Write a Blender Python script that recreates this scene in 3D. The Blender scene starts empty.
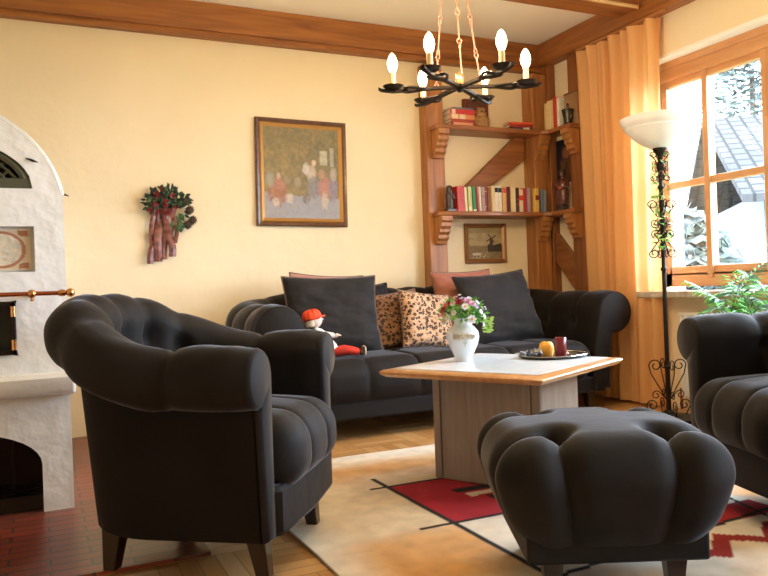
import bpy, math, random
from mathutils import Vector, Matrix, noise
random.seed(7)
PI = math.pi
S = bpy.context.scene
COL = S.collection

# ------------------------------------------------------------ camera
EYE = .84
YAW = math.radians(24.9); ROLL = math.atan(.036)
R_ = Vector((math.cos(YAW), -math.sin(YAW), 0)); F_ = Vector((math.sin(YAW), math.cos(YAW), 0)); U_ = Vector((0, 0, 1))
cxv = R_*math.cos(ROLL) - U_*math.sin(ROLL); cyv = R_*math.sin(ROLL) + U_*math.cos(ROLL)
cam = bpy.data.objects.new('camera', bpy.data.cameras.new('camera')); COL.objects.link(cam)
M = Matrix((cxv, cyv, -F_)).transposed().to_4x4(); M.translation = Vector((0, 0, EYE))
cam.matrix_world = M
cam.data.sensor_width = 36; cam.data.lens = 36*740/768; cam.data.clip_start = .05
S.camera = cam
S.view_settings.view_transform = 'Standard'; S.view_settings.look = 'None'
S.view_settings.gamma = 1; S.view_settings.exposure = 0.15
S.view_settings.use_curve_mapping = False

# ------------------------------------------------------------ world and lights
W = bpy.data.worlds.new('world'); S.world = W; W.use_nodes = True
bg = W.node_tree.nodes['Background']; bg.inputs[0].default_value = (.74, .87, 1, 1); bg.inputs[1].default_value = 30.0

def portal(loc, sx, sy, rot):
    l = bpy.data.lights.new('window_portal', 'AREA'); l.shape = 'RECTANGLE'; l.size = sx; l.size_y = sy
    l.cycles.is_portal = True
    o = bpy.data.objects.new('window_portal', l); COL.objects.link(o); o.location = loc; o.rotation_euler = rot
WX = 3.70                     # inner face of the right wall
WY = 4.82                     # inner face of the back wall
CZ = 2.70                     # ceiling
portal((WX+.35, 2.45, 1.5), 1.6, 2.9, (0, PI/2, 0))
portal((WX+.35, -.4, 1.35), 2.1, 1.9, (0, PI/2, 0))
BULB_W = 11.0

# ------------------------------------------------------------ materials
MATS = {}
def mat(name, col, rough=.6, metal=0., spec=.5, sheen=0., bump=0., bscale=40., var=0., vscale=6., col2=None, trans=0., emis=None, coat=0., stretch=(1,1,1), alpha=None, bdist=.01, detail=4, sheencol=None):
    if name in MATS: return MATS[name]
    m = bpy.data.materials.new(name); m.use_nodes = True
    nt = m.node_tree; b = nt.nodes['Principled BSDF']
    c = tuple(col)+(1,)
    b.inputs['Base Color'].default_value = c; b.inputs['Roughness'].default_value = rough
    b.inputs['Metallic'].default_value = metal; b.inputs['Specular IOR Level'].default_value = spec
    if sheen:
        b.inputs['Sheen Weight'].default_value = sheen; b.inputs['Sheen Roughness'].default_value = .3
        if sheencol: b.inputs['Sheen Tint'].default_value = tuple(sheencol)+(1,)
    if coat: b.inputs['Coat Weight'].default_value = coat; b.inputs['Coat Roughness'].default_value = .15
    if trans: b.inputs['Transmission Weight'].default_value = trans
    if emis: b.inputs['Emission Color'].default_value = tuple(emis[0])+(1,); b.inputs['Emission Strength'].default_value = emis[1]
    tc = None
    def coords():
        t = nt.nodes.new('ShaderNodeTexCoord'); mp = nt.nodes.new('ShaderNodeMapping'); mp.inputs['Scale'].default_value = stretch
        nt.links.new(t.outputs['Object'], mp.inputs[0]); return mp
    if col2 is not None or var:
        mp = coords(); n = nt.nodes.new('ShaderNodeTexNoise'); n.inputs['Scale'].default_value = vscale; n.inputs['Detail'].default_value = detail
        nt.links.new(mp.outputs[0], n.inputs[0])
        r = nt.nodes.new('ShaderNodeValToRGB'); r.color_ramp.elements[0].position = .35; r.color_ramp.elements[1].position = .65
        if col2 is None: col2 = tuple(x*(1-var) for x in col)
        r.color_ramp.elements[0].color = tuple(col2)+(1,); r.color_ramp.elements[1].color = c
        nt.links.new(n.outputs[0], r.inputs[0]); nt.links.new(r.outputs[0], b.inputs['Base Color'])
    if bump:
        mp = coords(); n = nt.nodes.new('ShaderNodeTexNoise'); n.inputs['Scale'].default_value = bscale; n.inputs['Detail'].default_value = 3
        nt.links.new(mp.outputs[0], n.inputs[0])
        bp = nt.nodes.new('ShaderNodeBump'); bp.inputs['Strength'].default_value = bump; bp.inputs['Distance'].default_value = bdist
        nt.links.new(n.outputs[0], bp.inputs['Height']); nt.links.new(bp.outputs[0], b.inputs['Normal'])
    MATS[name] = m
    return m

def wood(name, c1, c2, axis='z', scale=9., rough=.45, knots=True, coat=0.):
    if name in MATS: return MATS[name]
    m = bpy.data.materials.new(name); m.use_nodes = True; nt = m.node_tree; b = nt.nodes['Principled BSDF']; N = nt.nodes.new; L = nt.links.new
    t = N('ShaderNodeTexCoord'); mp = N('ShaderNodeMapping')
    s = {'x': (.08, 1, 1), 'y': (1, .08, 1), 'z': (1, 1, .08)}[axis]; mp.inputs['Scale'].default_value = s
    L(t.outputs['Object'], mp.inputs[0])
    n = N('ShaderNodeTexNoise'); n.inputs['Scale'].default_value = scale*3; n.inputs['Detail'].default_value = 6; n.inputs['Distortion'].default_value = .6
    L(mp.outputs[0], n.inputs[0])
    r = N('ShaderNodeValToRGB'); r.color_ramp.elements[0].position = .3; r.color_ramp.elements[1].position = .68
    r.color_ramp.elements[0].color = tuple(c2)+(1,); r.color_ramp.elements[1].color = tuple(c1)+(1,)
    L(n.outputs[0], r.inputs[0])
    out = r.outputs[0]
    if knots:
        v = N('ShaderNodeTexVoronoi'); v.inputs['Scale'].default_value = 3.3
        mp2 = N('ShaderNodeMapping'); mp2.inputs['Scale'].default_value = {'x': (.5, 1, 1), 'y': (1, .5, 1), 'z': (1, 1, .5)}[axis]
        L(t.outputs['Object'], mp2.inputs[0]); L(mp2.outputs[0], v.inputs[0])
        r2 = N('ShaderNodeValToRGB'); r2.color_ramp.elements[0].position = .05; r2.color_ramp.elements[1].position = .1
        r2.color_ramp.elements[0].color = (.35, .35, .35, 1); r2.color_ramp.elements[1].color = (1, 1, 1, 1)
        L(v.outputs['Distance'], r2.inputs[0])
        mx = N('ShaderNodeMixRGB'); mx.blend_type = 'MULTIPLY'; mx.inputs[0].default_value = 1
        L(out, mx.inputs[1]); L(r2.outputs[0], mx.inputs[2]); out = mx.outputs[0]
    L(out, b.inputs['Base Color']); b.inputs['Roughness'].default_value = rough
    if coat: b.inputs['Coat Weight'].default_value = coat; b.inputs['Coat Roughness'].default_value = .12
    bp = N('ShaderNodeBump'); bp.inputs['Strength'].default_value = .25; bp.inputs['Distance'].default_value = .004
    L(n.outputs[0], bp.inputs['Height']); L(bp.outputs[0], b.inputs['Normal'])
    MATS[name] = m
    return m

def attr_mat(name, rough=.8, bump=0., bscale=200.):
    m = bpy.data.materials.new(name); m.use_nodes = True; nt = m.node_tree; b = nt.nodes['Principled BSDF']
    a = nt.nodes.new('ShaderNodeVertexColor'); a.layer_name = 'Col'
    nt.links.new(a.outputs[0], b.inputs['Base Color']); b.inputs['Roughness'].default_value = rough
    b.inputs['Specular IOR Level'].default_value = .25
    if bump:
        n = nt.nodes.new('ShaderNodeTexNoise'); n.inputs['Scale'].default_value = bscale
        t = nt.nodes.new('ShaderNodeTexCoord'); nt.links.new(t.outputs['Object'], n.inputs[0])
        bp = nt.nodes.new('ShaderNodeBump'); bp.inputs['Strength'].default_value = bump; bp.inputs['Distance'].default_value = .004
        nt.links.new(n.outputs[0], bp.inputs['Height']); nt.links.new(bp.outputs[0], b.inputs['Normal'])
    return m

def plaster(name, c1, c2, bs=5., strength=.5):
    return mat(name, c1, rough=.9, spec=.2, col2=c2, vscale=1.6, bump=strength, bscale=bs, bdist=.02)

m_wall = plaster('cream_plaster', (.84, .715, .495), (.80, .67, .45), 7, .35)
m_ceil = plaster('ceiling_plaster', (.92, .86, .72), (.90, .84, .70), 9, .15)
m_white = plaster('white_plaster', (.86, .86, .86), (.82, .82, .82), 9, .6)
m_beam = wood('beam_wood_x', (.38, .14, .032), (.21, .07, .018), 'x')
m_beamy = wood('beam_wood_y', (.38, .14, .032), (.21, .07, .018), 'y')
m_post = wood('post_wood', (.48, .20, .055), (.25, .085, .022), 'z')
m_brace = wood('brace_wood', (.33, .125, .035), (.18, .06, .018), 'x')
m_shelfw = wood('shelf_wood', (.36, .13, .035), (.20, .065, .018), 'x', knots=False, coat=.2)
m_pine = wood('window_pine', (.62, .32, .14), (.50, .23, .09), 'z', knots=False)
m_piney = wood('window_pine_y', (.62, .32, .14), (.50, .23, .09), 'y', knots=False)
m_velvet = mat('brown_velvet', (.011, .0085, .008), rough=.72, spec=.22, sheen=.28, sheencol=(.8, .8, .88), col2=(.008, .006, .0055), vscale=7, bump=.25, bscale=9, bdist=.012)
m_velvetd = mat('brown_velvet_flat', (.013, .010, .009), rough=.8, spec=.1, sheen=.12, sheencol=(.8, .78, .8), col2=(.010, .008, .007), vscale=5)
m_leg = mat('dark_stained_wood', (.018, .008, .005), rough=.3, coat=.3)
m_iron = mat('black_iron', (.022, .015, .012), rough=.45, metal=.7, bump=.3, bscale=120, bdist=.002)
m_brass = mat('brass', (.62, .30, .12), rough=.22, metal=1)
m_copper = mat('copper_tube', (.40, .13, .06), rough=.25, metal=1)

# ------------------------------------------------------------ mesh helpers
class MB:
    def __init__(s): s.v = []; s.f = []; s.mi = []
    def add(s, vs, fs, mi=0):
        n = len(s.v); s.v += [tuple(v) for v in vs]; s.f += [tuple(i+n for i in f) for f in fs]; s.mi += [mi]*len(fs); return s
    def box(s, x0, x1, y0, y1, z0, z1, T=None, mi=0):
        vs = [Vector((x, y, z)) for z in (z0, z1) for y in (y0, y1) for x in (x0, x1)]
        if T: vs = [T @ v for v in vs]
        return s.add(vs, [(0, 2, 3, 1), (4, 5, 7, 6), (0, 1, 5, 4), (2, 6, 7, 3), (0, 4, 6, 2), (1, 3, 7, 5)], mi)
    def grid(s, rows, cu=False, cv=False, mi=0):
        nu = len(rows); nv = len(rows[0]); fs = []
        for i in range(nu if cu else nu-1):
            for j in range(nv if cv else nv-1):
                fs.append((i*nv+j, i*nv+(j+1) % nv, ((i+1) % nu)*nv+(j+1) % nv, ((i+1) % nu)*nv+j))
        return s.add([p for r in rows for p in r], fs, mi)
    def tube(s, pts, r, n=8, closed=False, caps=True, mi=0):
        pts = [Vector(p) for p in pts]; N = len(pts); rows = []
        up = Vector((0, 0, 1)); prev = None
        for i, p in enumerate(pts):
            a = pts[(i-1) % N] if (closed or i > 0) else p; b = pts[(i+1) % N] if (closed or i < N-1) else p
            t = (b-a).normalized() if (b-a).length > 1e-9 else Vector((0, 0, 1))
            if prev is None:
                x = t.cross(up)
                if x.length < .1: x = t.cross(Vector((1, 0, 0)))
            else: x = prev - t*prev.dot(t)
            x.normalize(); y = t.cross(x); prev = x
            rr = r[i] if isinstance(r, (list, tuple)) else r
            rows.append([p + x*rr*math.cos(2*PI*k/n) + y*rr*math.sin(2*PI*k/n) for k in range(n)])
        base = len(s.v)
        s.grid(rows, cu=closed, cv=True, mi=mi)
        if caps and not closed:
            s.f += [tuple(base+k for k in range(n)), tuple(base+(N-1)*n+k for k in reversed(range(n)))]; s.mi += [mi, mi]
        return s
    def lathe(s, prof, n=24, c=(0, 0, 0), mi=0, T=None):
        rows = []
        for r, z in prof:
            row = [Vector((c[0]+r*math.cos(2*PI*k/n), c[1]+r*math.sin(2*PI*k/n), c[2]+z)) for k in range(n)]
            if T: row = [T @ v for v in row]
            rows.append(row)
        return s.grid(rows, cv=True, mi=mi)
    def ball(s, c, r, n=10, sc=(1, 1, 1), mi=0, T=None):
        prof = []
        rows = []
        for i in range(n+1):
            a = -PI/2 + PI*i/n
            row = [Vector((c[0]+r*sc[0]*math.cos(a)*math.cos(2*PI*k/(n*2)), c[1]+r*sc[1]*math.cos(a)*math.sin(2*PI*k/(n*2)), c[2]+r*sc[2]*math.sin(a))) for k in range(n*2)]
            if T: row = [T @ v for v in row]
            rows.append(row)
        return s.grid(rows, cv=True, mi=mi)
    def prism(s, poly, d0, d1, axis='y', T=None, mi=0):
        # poly: 2-D outline; extruded from d0 to d1 along axis
        def P(a, b, d):
            v = {'y': (a, d, b), 'x': (d, a, b), 'z': (a, b, d)}[axis]; v = Vector(v); return T @ v if T else v
        n = len(poly)
        vs = [P(a, b, d0) for a, b in poly] + [P(a, b, d1) for a, b in poly]
        fs = [tuple(range(n)), tuple(reversed(range(n, 2*n)))] + [(i, i+n, (i+1) % n+n, (i+1) % n) for i in range(n)]
        return s.add(vs, fs, mi)
    def build(s, name, m, parent=None, smooth=True, bevel=0, loc=None, rz=None, fix=True, sub=0, mw=None, angle=40):
        me = bpy.data.meshes.new(name); me.from_pydata(s.v, [], s.f)
        ms = m if isinstance(m, (list, tuple)) else [m]
        for x in ms: me.materials.append(x)
        if len(ms) > 1: me.polygons.foreach_set('material_index', s.mi)
        me.update()
        if fix:
            import bmesh
            bm = bmesh.new(); bm.from_mesh(me); bmesh.ops.remove_doubles(bm, verts=bm.verts, dist=1e-6)
            bmesh.ops.recalc_face_normals(bm, faces=bm.faces); bm.to_mesh(me); bm.free()
        if smooth:
            me.polygons.foreach_set('use_smooth', [True]*len(me.polygons))
            try: me.set_sharp_from_angle(angle=math.radians(angle))
            except Exception: pass
        o = bpy.data.objects.new(name, me); COL.objects.link(o)
        if parent: o.parent = parent
        if loc: o.location = loc
        if rz is not None: o.rotation_euler.z = rz
        if mw is not None: o.matrix_local = mw
        if bevel:
            b = o.modifiers.new('bevel', 'BEVEL'); b.width = bevel; b.segments = 2; b.limit_method = 'ANGLE'; b.angle_limit = math.radians(50)
        if sub: 
            b = o.modifiers.new('sub', 'SUBSURF'); b.levels = sub; b.render_levels = sub
        return o

def tag(o, label=None, cat=None, group=None, kind=None):
    if label: o['label'] = label
    if cat: o['category'] = cat
    if group: o['group'] = group
    if kind: o['kind'] = kind
    return o
def thing(name, label, cat, loc=(0, 0, 0), rz=0, group=None):
    o = bpy.data.objects.new(name, None); COL.objects.link(o); o.location = loc; o.rotation_euler.z = rz; o.empty_display_size = .1
    return tag(o, label, cat, group)
def struct(o): o['kind'] = 'structure'; return o
def lerp(a, b, t): return a+(b-a)*t
def mix3(a, b, t): t = max(0, min(1, t)); return tuple(lerp(x, y, t) for x, y in zip(a, b))
def sstep(a, b, x): t = max(0, min(1, (x-a)/(b-a))); return t*t*(3-2*t)
def rb(x0, x1, y0, y1, z0, z1): return MB().box(x0, x1, y0, y1, z0, z1)
def fbm(x, y, z=0, s=1.): return noise.fractal(Vector((x*s, y*s, z)), 1.0, 2.0, 4)

# ------------------------------------------------------------ the room
def floor_material():
    m = bpy.data.materials.new('parquet'); m.use_nodes = True; nt = m.node_tree; b = nt.nodes['Principled BSDF']; L = nt.links.new
    def N(t, **k):
        n = nt.nodes.new(t)
        for a, v in k.items(): setattr(n, a, v)
        return n
    def ma(op, a, b_=None, c=None):
        n = N('ShaderNodeMath', operation=op)
        for i, x in enumerate((a, b_, c)):
            if x is None: continue
            if isinstance(x, (int, float)): n.inputs[i].default_value = x
            else: L(x, n.inputs[i])
        return n.outputs[0]
    t = N('ShaderNodeTexCoord'); mp = N('ShaderNodeMapping'); mp.inputs['Rotation'].default_value = (0, 0, 0)
    L(t.outputs['Object'], mp.inputs[0]); sp = N('ShaderNodeSeparateXYZ'); L(mp.outputs[0], sp.inputs[0])
    X = ma('DIVIDE', sp.outputs[0], .30); Y = ma('DIVIDE', sp.outputs[1], .30)
    fx = ma('FLOOR', X); fy = ma('FLOOR', Y)
    par = ma('FLOORED_MODULO', ma('ADD', fx, fy), 2)
    def mixv(f, a, c):   # a + f*(c-a)
        return ma('ADD', a, ma('MULTIPLY', f, ma('SUBTRACT', c, a)))
    across = ma('MULTIPLY', mixv(par, X, Y), 5); al = mixv(par, Y, X)
    st = ma('FLOOR', across); fr = ma('FRACT', across)
    cv = N('ShaderNodeCombineXYZ'); L(st, cv.inputs[0]); L(mixv(par, fy, fx), cv.inputs[1]); L(par, cv.inputs[2])
    wn = N('ShaderNodeTexWhiteNoise'); L(cv.outputs[0], wn.inputs[0])
    cv2 = N('ShaderNodeCombineXYZ'); L(ma('MULTIPLY', across, 6), cv2.inputs[0]); L(ma('MULTIPLY', al, 1.2), cv2.inputs[1]); L(wn.outputs[0], cv2.inputs[2])
    gn = N('ShaderNodeTexNoise'); gn.inputs['Scale'].default_value = 1.2; gn.inputs['Detail'].default_value = 4; L(cv2.outputs[0], gn.inputs[0])
    f = ma('ADD', ma('MULTIPLY', wn.outputs[0], .7), ma('MULTIPLY', gn.outputs[0], .35))
    r = N('ShaderNodeValToRGB'); e = r.color_ramp.elements; e[0].position = .1; e[0].color = (.34, .15, .045, 1); e[1].position = .95; e[1].color = (.72, .44, .20, 1)
    x = e.new(.55); x.color = (.56, .29, .10, 1)
    L(f, r.inputs[0])
    edge = ma('LESS_THAN', ma('MINIMUM', fr, ma('SUBTRACT', 1, fr)), .03)
    fa = ma('FRACT', al); edge2 = ma('LESS_THAN', ma('MINIMUM', fa, ma('SUBTRACT', 1, fa)), .008)
    ed = ma('MAXIMUM', edge, edge2)
    mx = N('ShaderNodeMixRGB'); mx.inputs[2].default_value = (.12, .045, .015, 1); L(ma('MULTIPLY', ed, .7), mx.inputs[0]); L(r.outputs[0], mx.inputs[1])
    L(mx.outputs[0], b.inputs['Base Color']); b.inputs['Roughness'].default_value = .28
    return m
struct(rb(-1.9, WX+.4, -2.0, WY+.3, -.06, 0).build('floor', floor_material(), smooth=False))
struct(rb(-1.9, WX+.4, -2.0, WY+.3, CZ, CZ+.1).build('ceiling', m_ceil, smooth=False))
struct(rb(-1.9, WX+.4, WY, WY+.3, 0, CZ).build('wall_back', m_wall, smooth=False))
struct(rb(-2.1, -1.8, -2.0, WY+.3, 0, CZ).build('wall_left', m_wall, smooth=False))
# right wall with two openings; wall behind with one
wr = MB()
wy = [(-2.0, -1.2), (.4, 1.1), (3.74, WY+.3)]
for a, b_ in wy: wr.box(WX, WX+.32, a, b_, 0, CZ)
wr.box(WX, WX+.32, 1.1, 3.74, 0, .72); wr.box(WX, WX+.32, 1.1, 3.74, 2.28, CZ)
wr.box(WX, WX+.32, -1.2, .4, 0, .35); wr.box(WX, WX+.32, -1.2, .4, 2.28, CZ)
struct(wr.build('wall_right', m_wall, smooth=False))
wf = MB()
wf.box(-1.9, WX+.4, -2.0, -1.9, 0, CZ)
struct(wf.build('wall_front', m_wall, smooth=False))

# ceiling beams
struct(rb(-1.8, WX, 4.72, WY, 2.52, CZ).build('trim_1', m_beam, bevel=.008))
struct(rb(-1.8, WX, 4.745, WY, 2.488, 2.53).build('trim_2', m_beam, bevel=.006))
struct(rb(WX-.11, WX, -1.9, 4.72, 2.53, CZ).build('trim_3', m_beamy, bevel=.008))
struct(rb(-1.8, WX-.11, 3.62, 3.84, 2.60, CZ).build('trim_4', m_beam, bevel=.008))
# corner posts of the half-timbering
struct(rb(2.57, 2.72, 4.72, WY, 0, 2.46).build('trim_5', m_post, bevel=.008))
struct(rb(3.49, 3.63, 4.68, WY, 0, 2.46).build('trim_6', m_post, bevel=.008))
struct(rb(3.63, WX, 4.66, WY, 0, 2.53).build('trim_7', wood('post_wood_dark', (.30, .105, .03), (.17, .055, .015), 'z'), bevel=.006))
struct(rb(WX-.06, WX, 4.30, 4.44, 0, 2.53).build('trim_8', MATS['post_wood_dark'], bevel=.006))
# diagonal braces
struct(MB().prism([(2.71, 1.40), (2.86, 1.40), (3.46, 1.80), (3.46, 2.04)], 4.76, WY).build('trim_9', m_brace, bevel=.006))
struct(MB().prism([(4.66, .99), (4.66, 1.22), (4.36, .92), (4.36, .68)], WX-.05, WX, axis='x').build('trim_10', wood('brace_wood_y', (.33, .125, .035), (.18, .06, .018), 'y'), bevel=.006))

# window: recessed pine frame with casements
def window(n, y0, y1, z0, z1, mulls, rail, xf=WX+.13):
    root = bpy.data.objects.new('window_%d' % n, None); COL.objects.link(root); struct(root); root.location = (xf, (y0+y1)/2, z0)
    yc = (y0+y1)/2
    f = MB(); w = .07
    def B(a, b_, c, d, dx0=0, dx1=.07): f.box(dx0, dx1, a-yc, b_-yc, c-z0, d-z0)
    B(y0, y1, z0, z0+.09); B(y0, y1, z1-.14, z1, -.02)
    B(y0, y0+w, z0, z1); B(y1-w, y1, z0, z1)
    B(y0, y1, z1-.062, z1, -.035, 0)
    f.build('window_frame', m_piney, root, bevel=.005)
    bars = MB(); f = bars
    for my, mw in mulls: B(my-mw/2, my+mw/2, z0+.05, z1-.1, -.012, .05)
    f.build('mullion', m_pine, root, bevel=.005)
    f = MB()
    B(y0+.05, y1-.05, z1-.18, z1-.13, .0, .05); B(y0+.05, y1-.05, z0+.07, z0+.13, .0, .05)
    B(y0+.05, y1-.05, rail-.022, rail+.022, .0, .045)
    f.build('glazing_bar', m_piney, root, bevel=.004)
    g = MB(); f = g; B(y0+.04, y1-.04, z0+.06, z1-.1, .028, .032)
    f.build('window_pane', m_glass, root, smooth=False)
    return root
m_glass = bpy.data.materials.new('window_glass'); m_glass.use_nodes = True
nt = m_glass.node_tree; nt.nodes.remove(nt.nodes['Principled BSDF']); o_ = nt.nodes['Material Output']
tr = nt.nodes.new('ShaderNodeBsdfTransparent'); tr.inputs[0].default_value = (.96, .98, 1, 1); gl = nt.nodes.new('ShaderNodeBsdfGlossy'); gl.inputs['Roughness'].default_value = .02
mxs = nt.nodes.new('ShaderNodeMixShader'); mxs.inputs[0].default_value = .04
nt.links.new(tr.outputs[0], mxs.inputs[1]); nt.links.new(gl.outputs[0], mxs.inputs[2]); nt.links.new(mxs.outputs[0], o_.inputs[0])
window(1, 1.1, 3.74, .78, 2.28, [(3.355, .042), (2.90, .10), (2.45, .042), (1.98, .10), (1.54, .042)], 1.45)
window(2, -1.2, .4, .35, 2.28, [(-.4, .1)], 1.45)
m_reveal = plaster('white_reveal', (.86, .86, .84), (.83, .83, .82), 8, .1)
struct(MB().box(WX-.003, WX+.13, 1.1, 3.738, 2.262, 2.279).box(WX-.003, WX+.13, 3.722, 3.738, .78, 2.28).build('trim_11', m_reveal, smooth=False))
struct(rb(3.56, WX+.14, 1.12, 3.73, .715, .755).build('trim_12', mat('sill_stone', (.62, .56, .48), rough=.35, col2=(.45, .38, .30), vscale=30), bevel=.006))
# tiled hearth floor
def tiles():
    m = bpy.data.materials.new('hearth_brick'); m.use_nodes = True; nt = m.node_tree; b = nt.nodes['Principled BSDF']
    t = nt.nodes.new('ShaderNodeTexCoord'); br = nt.nodes.new('ShaderNodeTexBrick'); nt.links.new(t.outputs['Object'], br.inputs[0])
    br.inputs['Scale'].default_value = 1; br.inputs['Brick Width'].default_value = .24; br.inputs['Row Height'].default_value = .062; br.inputs['Mortar Size'].default_value = .005
    br.inputs['Color1'].default_value = (.27, .05, .03, 1); br.inputs['Color2'].default_value = (.13, .04, .028, 1); br.inputs['Mortar'].default_value = (.055, .04, .034, 1)
    br.inputs['Bias'].default_value = -.1
    nt.links.new(br.outputs[0], b.inputs['Base Color']); b.inputs['Roughness'].default_value = .28
    bp = nt.nodes.new('ShaderNodeBump'); bp.invert = True; bp.inputs['Strength'].default_value = .6; bp.inputs['Distance'].default_value = .004
    nt.links.new(br.outputs['Fac'], bp.inputs['Height']); nt.links.new(bp.outputs[0], b.inputs['Normal'])
    return m
struct(rb(-1.79, .47, 2.41, WY-.01, 0, .012).build('floor_hearth', tiles(), smooth=False))

# ------------------------------------------------------------ outside
def outside():
    gd = rb(WX+.5, 40, -25, 30, -.9, -.8).build('lawn', mat('grass', (.04, .08, .025), rough=.9, col2=(.03, .06, .02), vscale=3), smooth=False); struct(gd)
    h = thing('house', 'neighbouring house with tiled roof beyond the window', 'house', (12.4, 9.6, -1.45), math.radians(-40))
    MB().box(0, 10, 0, 7, 0, 3.85).build('wall', mat('house_render', (.085, .085, .085), rough=1, spec=0), h, smooth=False)
    rt = bpy.data.materials.new('roof_tiles'); rt.use_nodes = True; nt = rt.node_tree; b = nt.nodes['Principled BSDF']
    t = nt.nodes.new('ShaderNodeTexCoord'); br = nt.nodes.new('ShaderNodeTexBrick'); nt.links.new(t.outputs['Object'], br.inputs[0])
    mp = nt.nodes.new('ShaderNodeMapping'); mp.inputs['Rotation'].default_value = (0, 0, PI/2); nt.links.new(t.outputs['Object'], mp.inputs[0]); nt.links.new(mp.outputs[0], br.inputs[0])
    br.inputs['Scale'].default_value = 1; br.inputs['Brick Width'].default_value = .3; br.inputs['Row Height'].default_value = .3; br.inputs['Mortar Size'].default_value = .03
    br.inputs['Color1'].default_value = (.050, .048, .048, 1); br.inputs['Color2'].default_value = (.040, .038, .038, 1); br.inputs['Mortar'].default_value = (.022, .022, .022, 1)
    nt.links.new(br.outputs[0], b.inputs['Base Color']); b.inputs['Roughness'].default_value = 1; b.inputs['Specular IOR Level'].default_value = 0
    MB().prism([(-.7, 3.6), (-.7, 3.75), (3.5, 6.0), (7.7, 3.75), (7.7, 3.6), (3.5, 5.85)], -.5, 10.5, axis='x').build('roof', rt, h, smooth=False)
    MB().box(2.0, 3.2, -.05, .02, 1, 2.3).build('window', mat('dark_glass', (.12, .14, .16), rough=.2), h, smooth=False)
    MB().box(6, 6.6, 3, 3.6, 4.6, 6.2).build('chimney', mat('chimney_brick', (.35, .2, .15)), h, smooth=False)
    fol = [mat('leaf_a', (.060, .074, .060), rough=1, spec=0), mat('leaf_b', (.040, .052, .050), rough=.8)]
    def tree(x, y, hgt, rad, label, conifer, n, seed):
        rn = random.Random(seed)
        t = thing('conifer_tree' if conifer else 'garden_tree', label, 'tree', (x, y, -.8))
        MB().tube([(0, 0, 0), (.05, .02, hgt*.5), (0, 0, hgt*.9)], [.16, .11, .03], 8).build('trunk', mat('bark', (.12, .08, .05), rough=.9), t)
        b = MB()
        for i in range(n):
            z = hgt*(.15+.85*rn.random()) if conifer else hgt*(.22+.78*rn.random())
            k = (1-z/hgt) if conifer else math.sqrt(max(0, 1-((z/hgt-.6)/.42)**2))
            rr = rad*(k*.95+.05)*math.sqrt(rn.random()); a = rn.random()*2*PI
            c = Vector((rr*math.cos(a), rr*math.sin(a), z-(rr*.25 if conifer else 0)))
            s = rn.uniform(.08, .2); n1 = Vector((rn.gauss(0, 1), rn.gauss(0, 1), rn.gauss(0, .6))).normalized(); n2 = n1.orthogonal().normalized()
            b.add([c-n1*s, c+n2*s*.5, c+n1*s, c-n2*s*.5], [(0, 1, 2, 3)], rn.randint(0, 1))
        b.build('foliage', fol, t, fix=False, smooth=False)
    tree(9.0, 8.8, 2.7, 1.2, 'pale leafy tree outside beside the curtain edge', False, 2600, 1)
    tree(23.6, 18.6, 15.5, 3.6, 'tall conifer behind the neighbouring house roof', True, 11000, 2)
outside()

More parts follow.
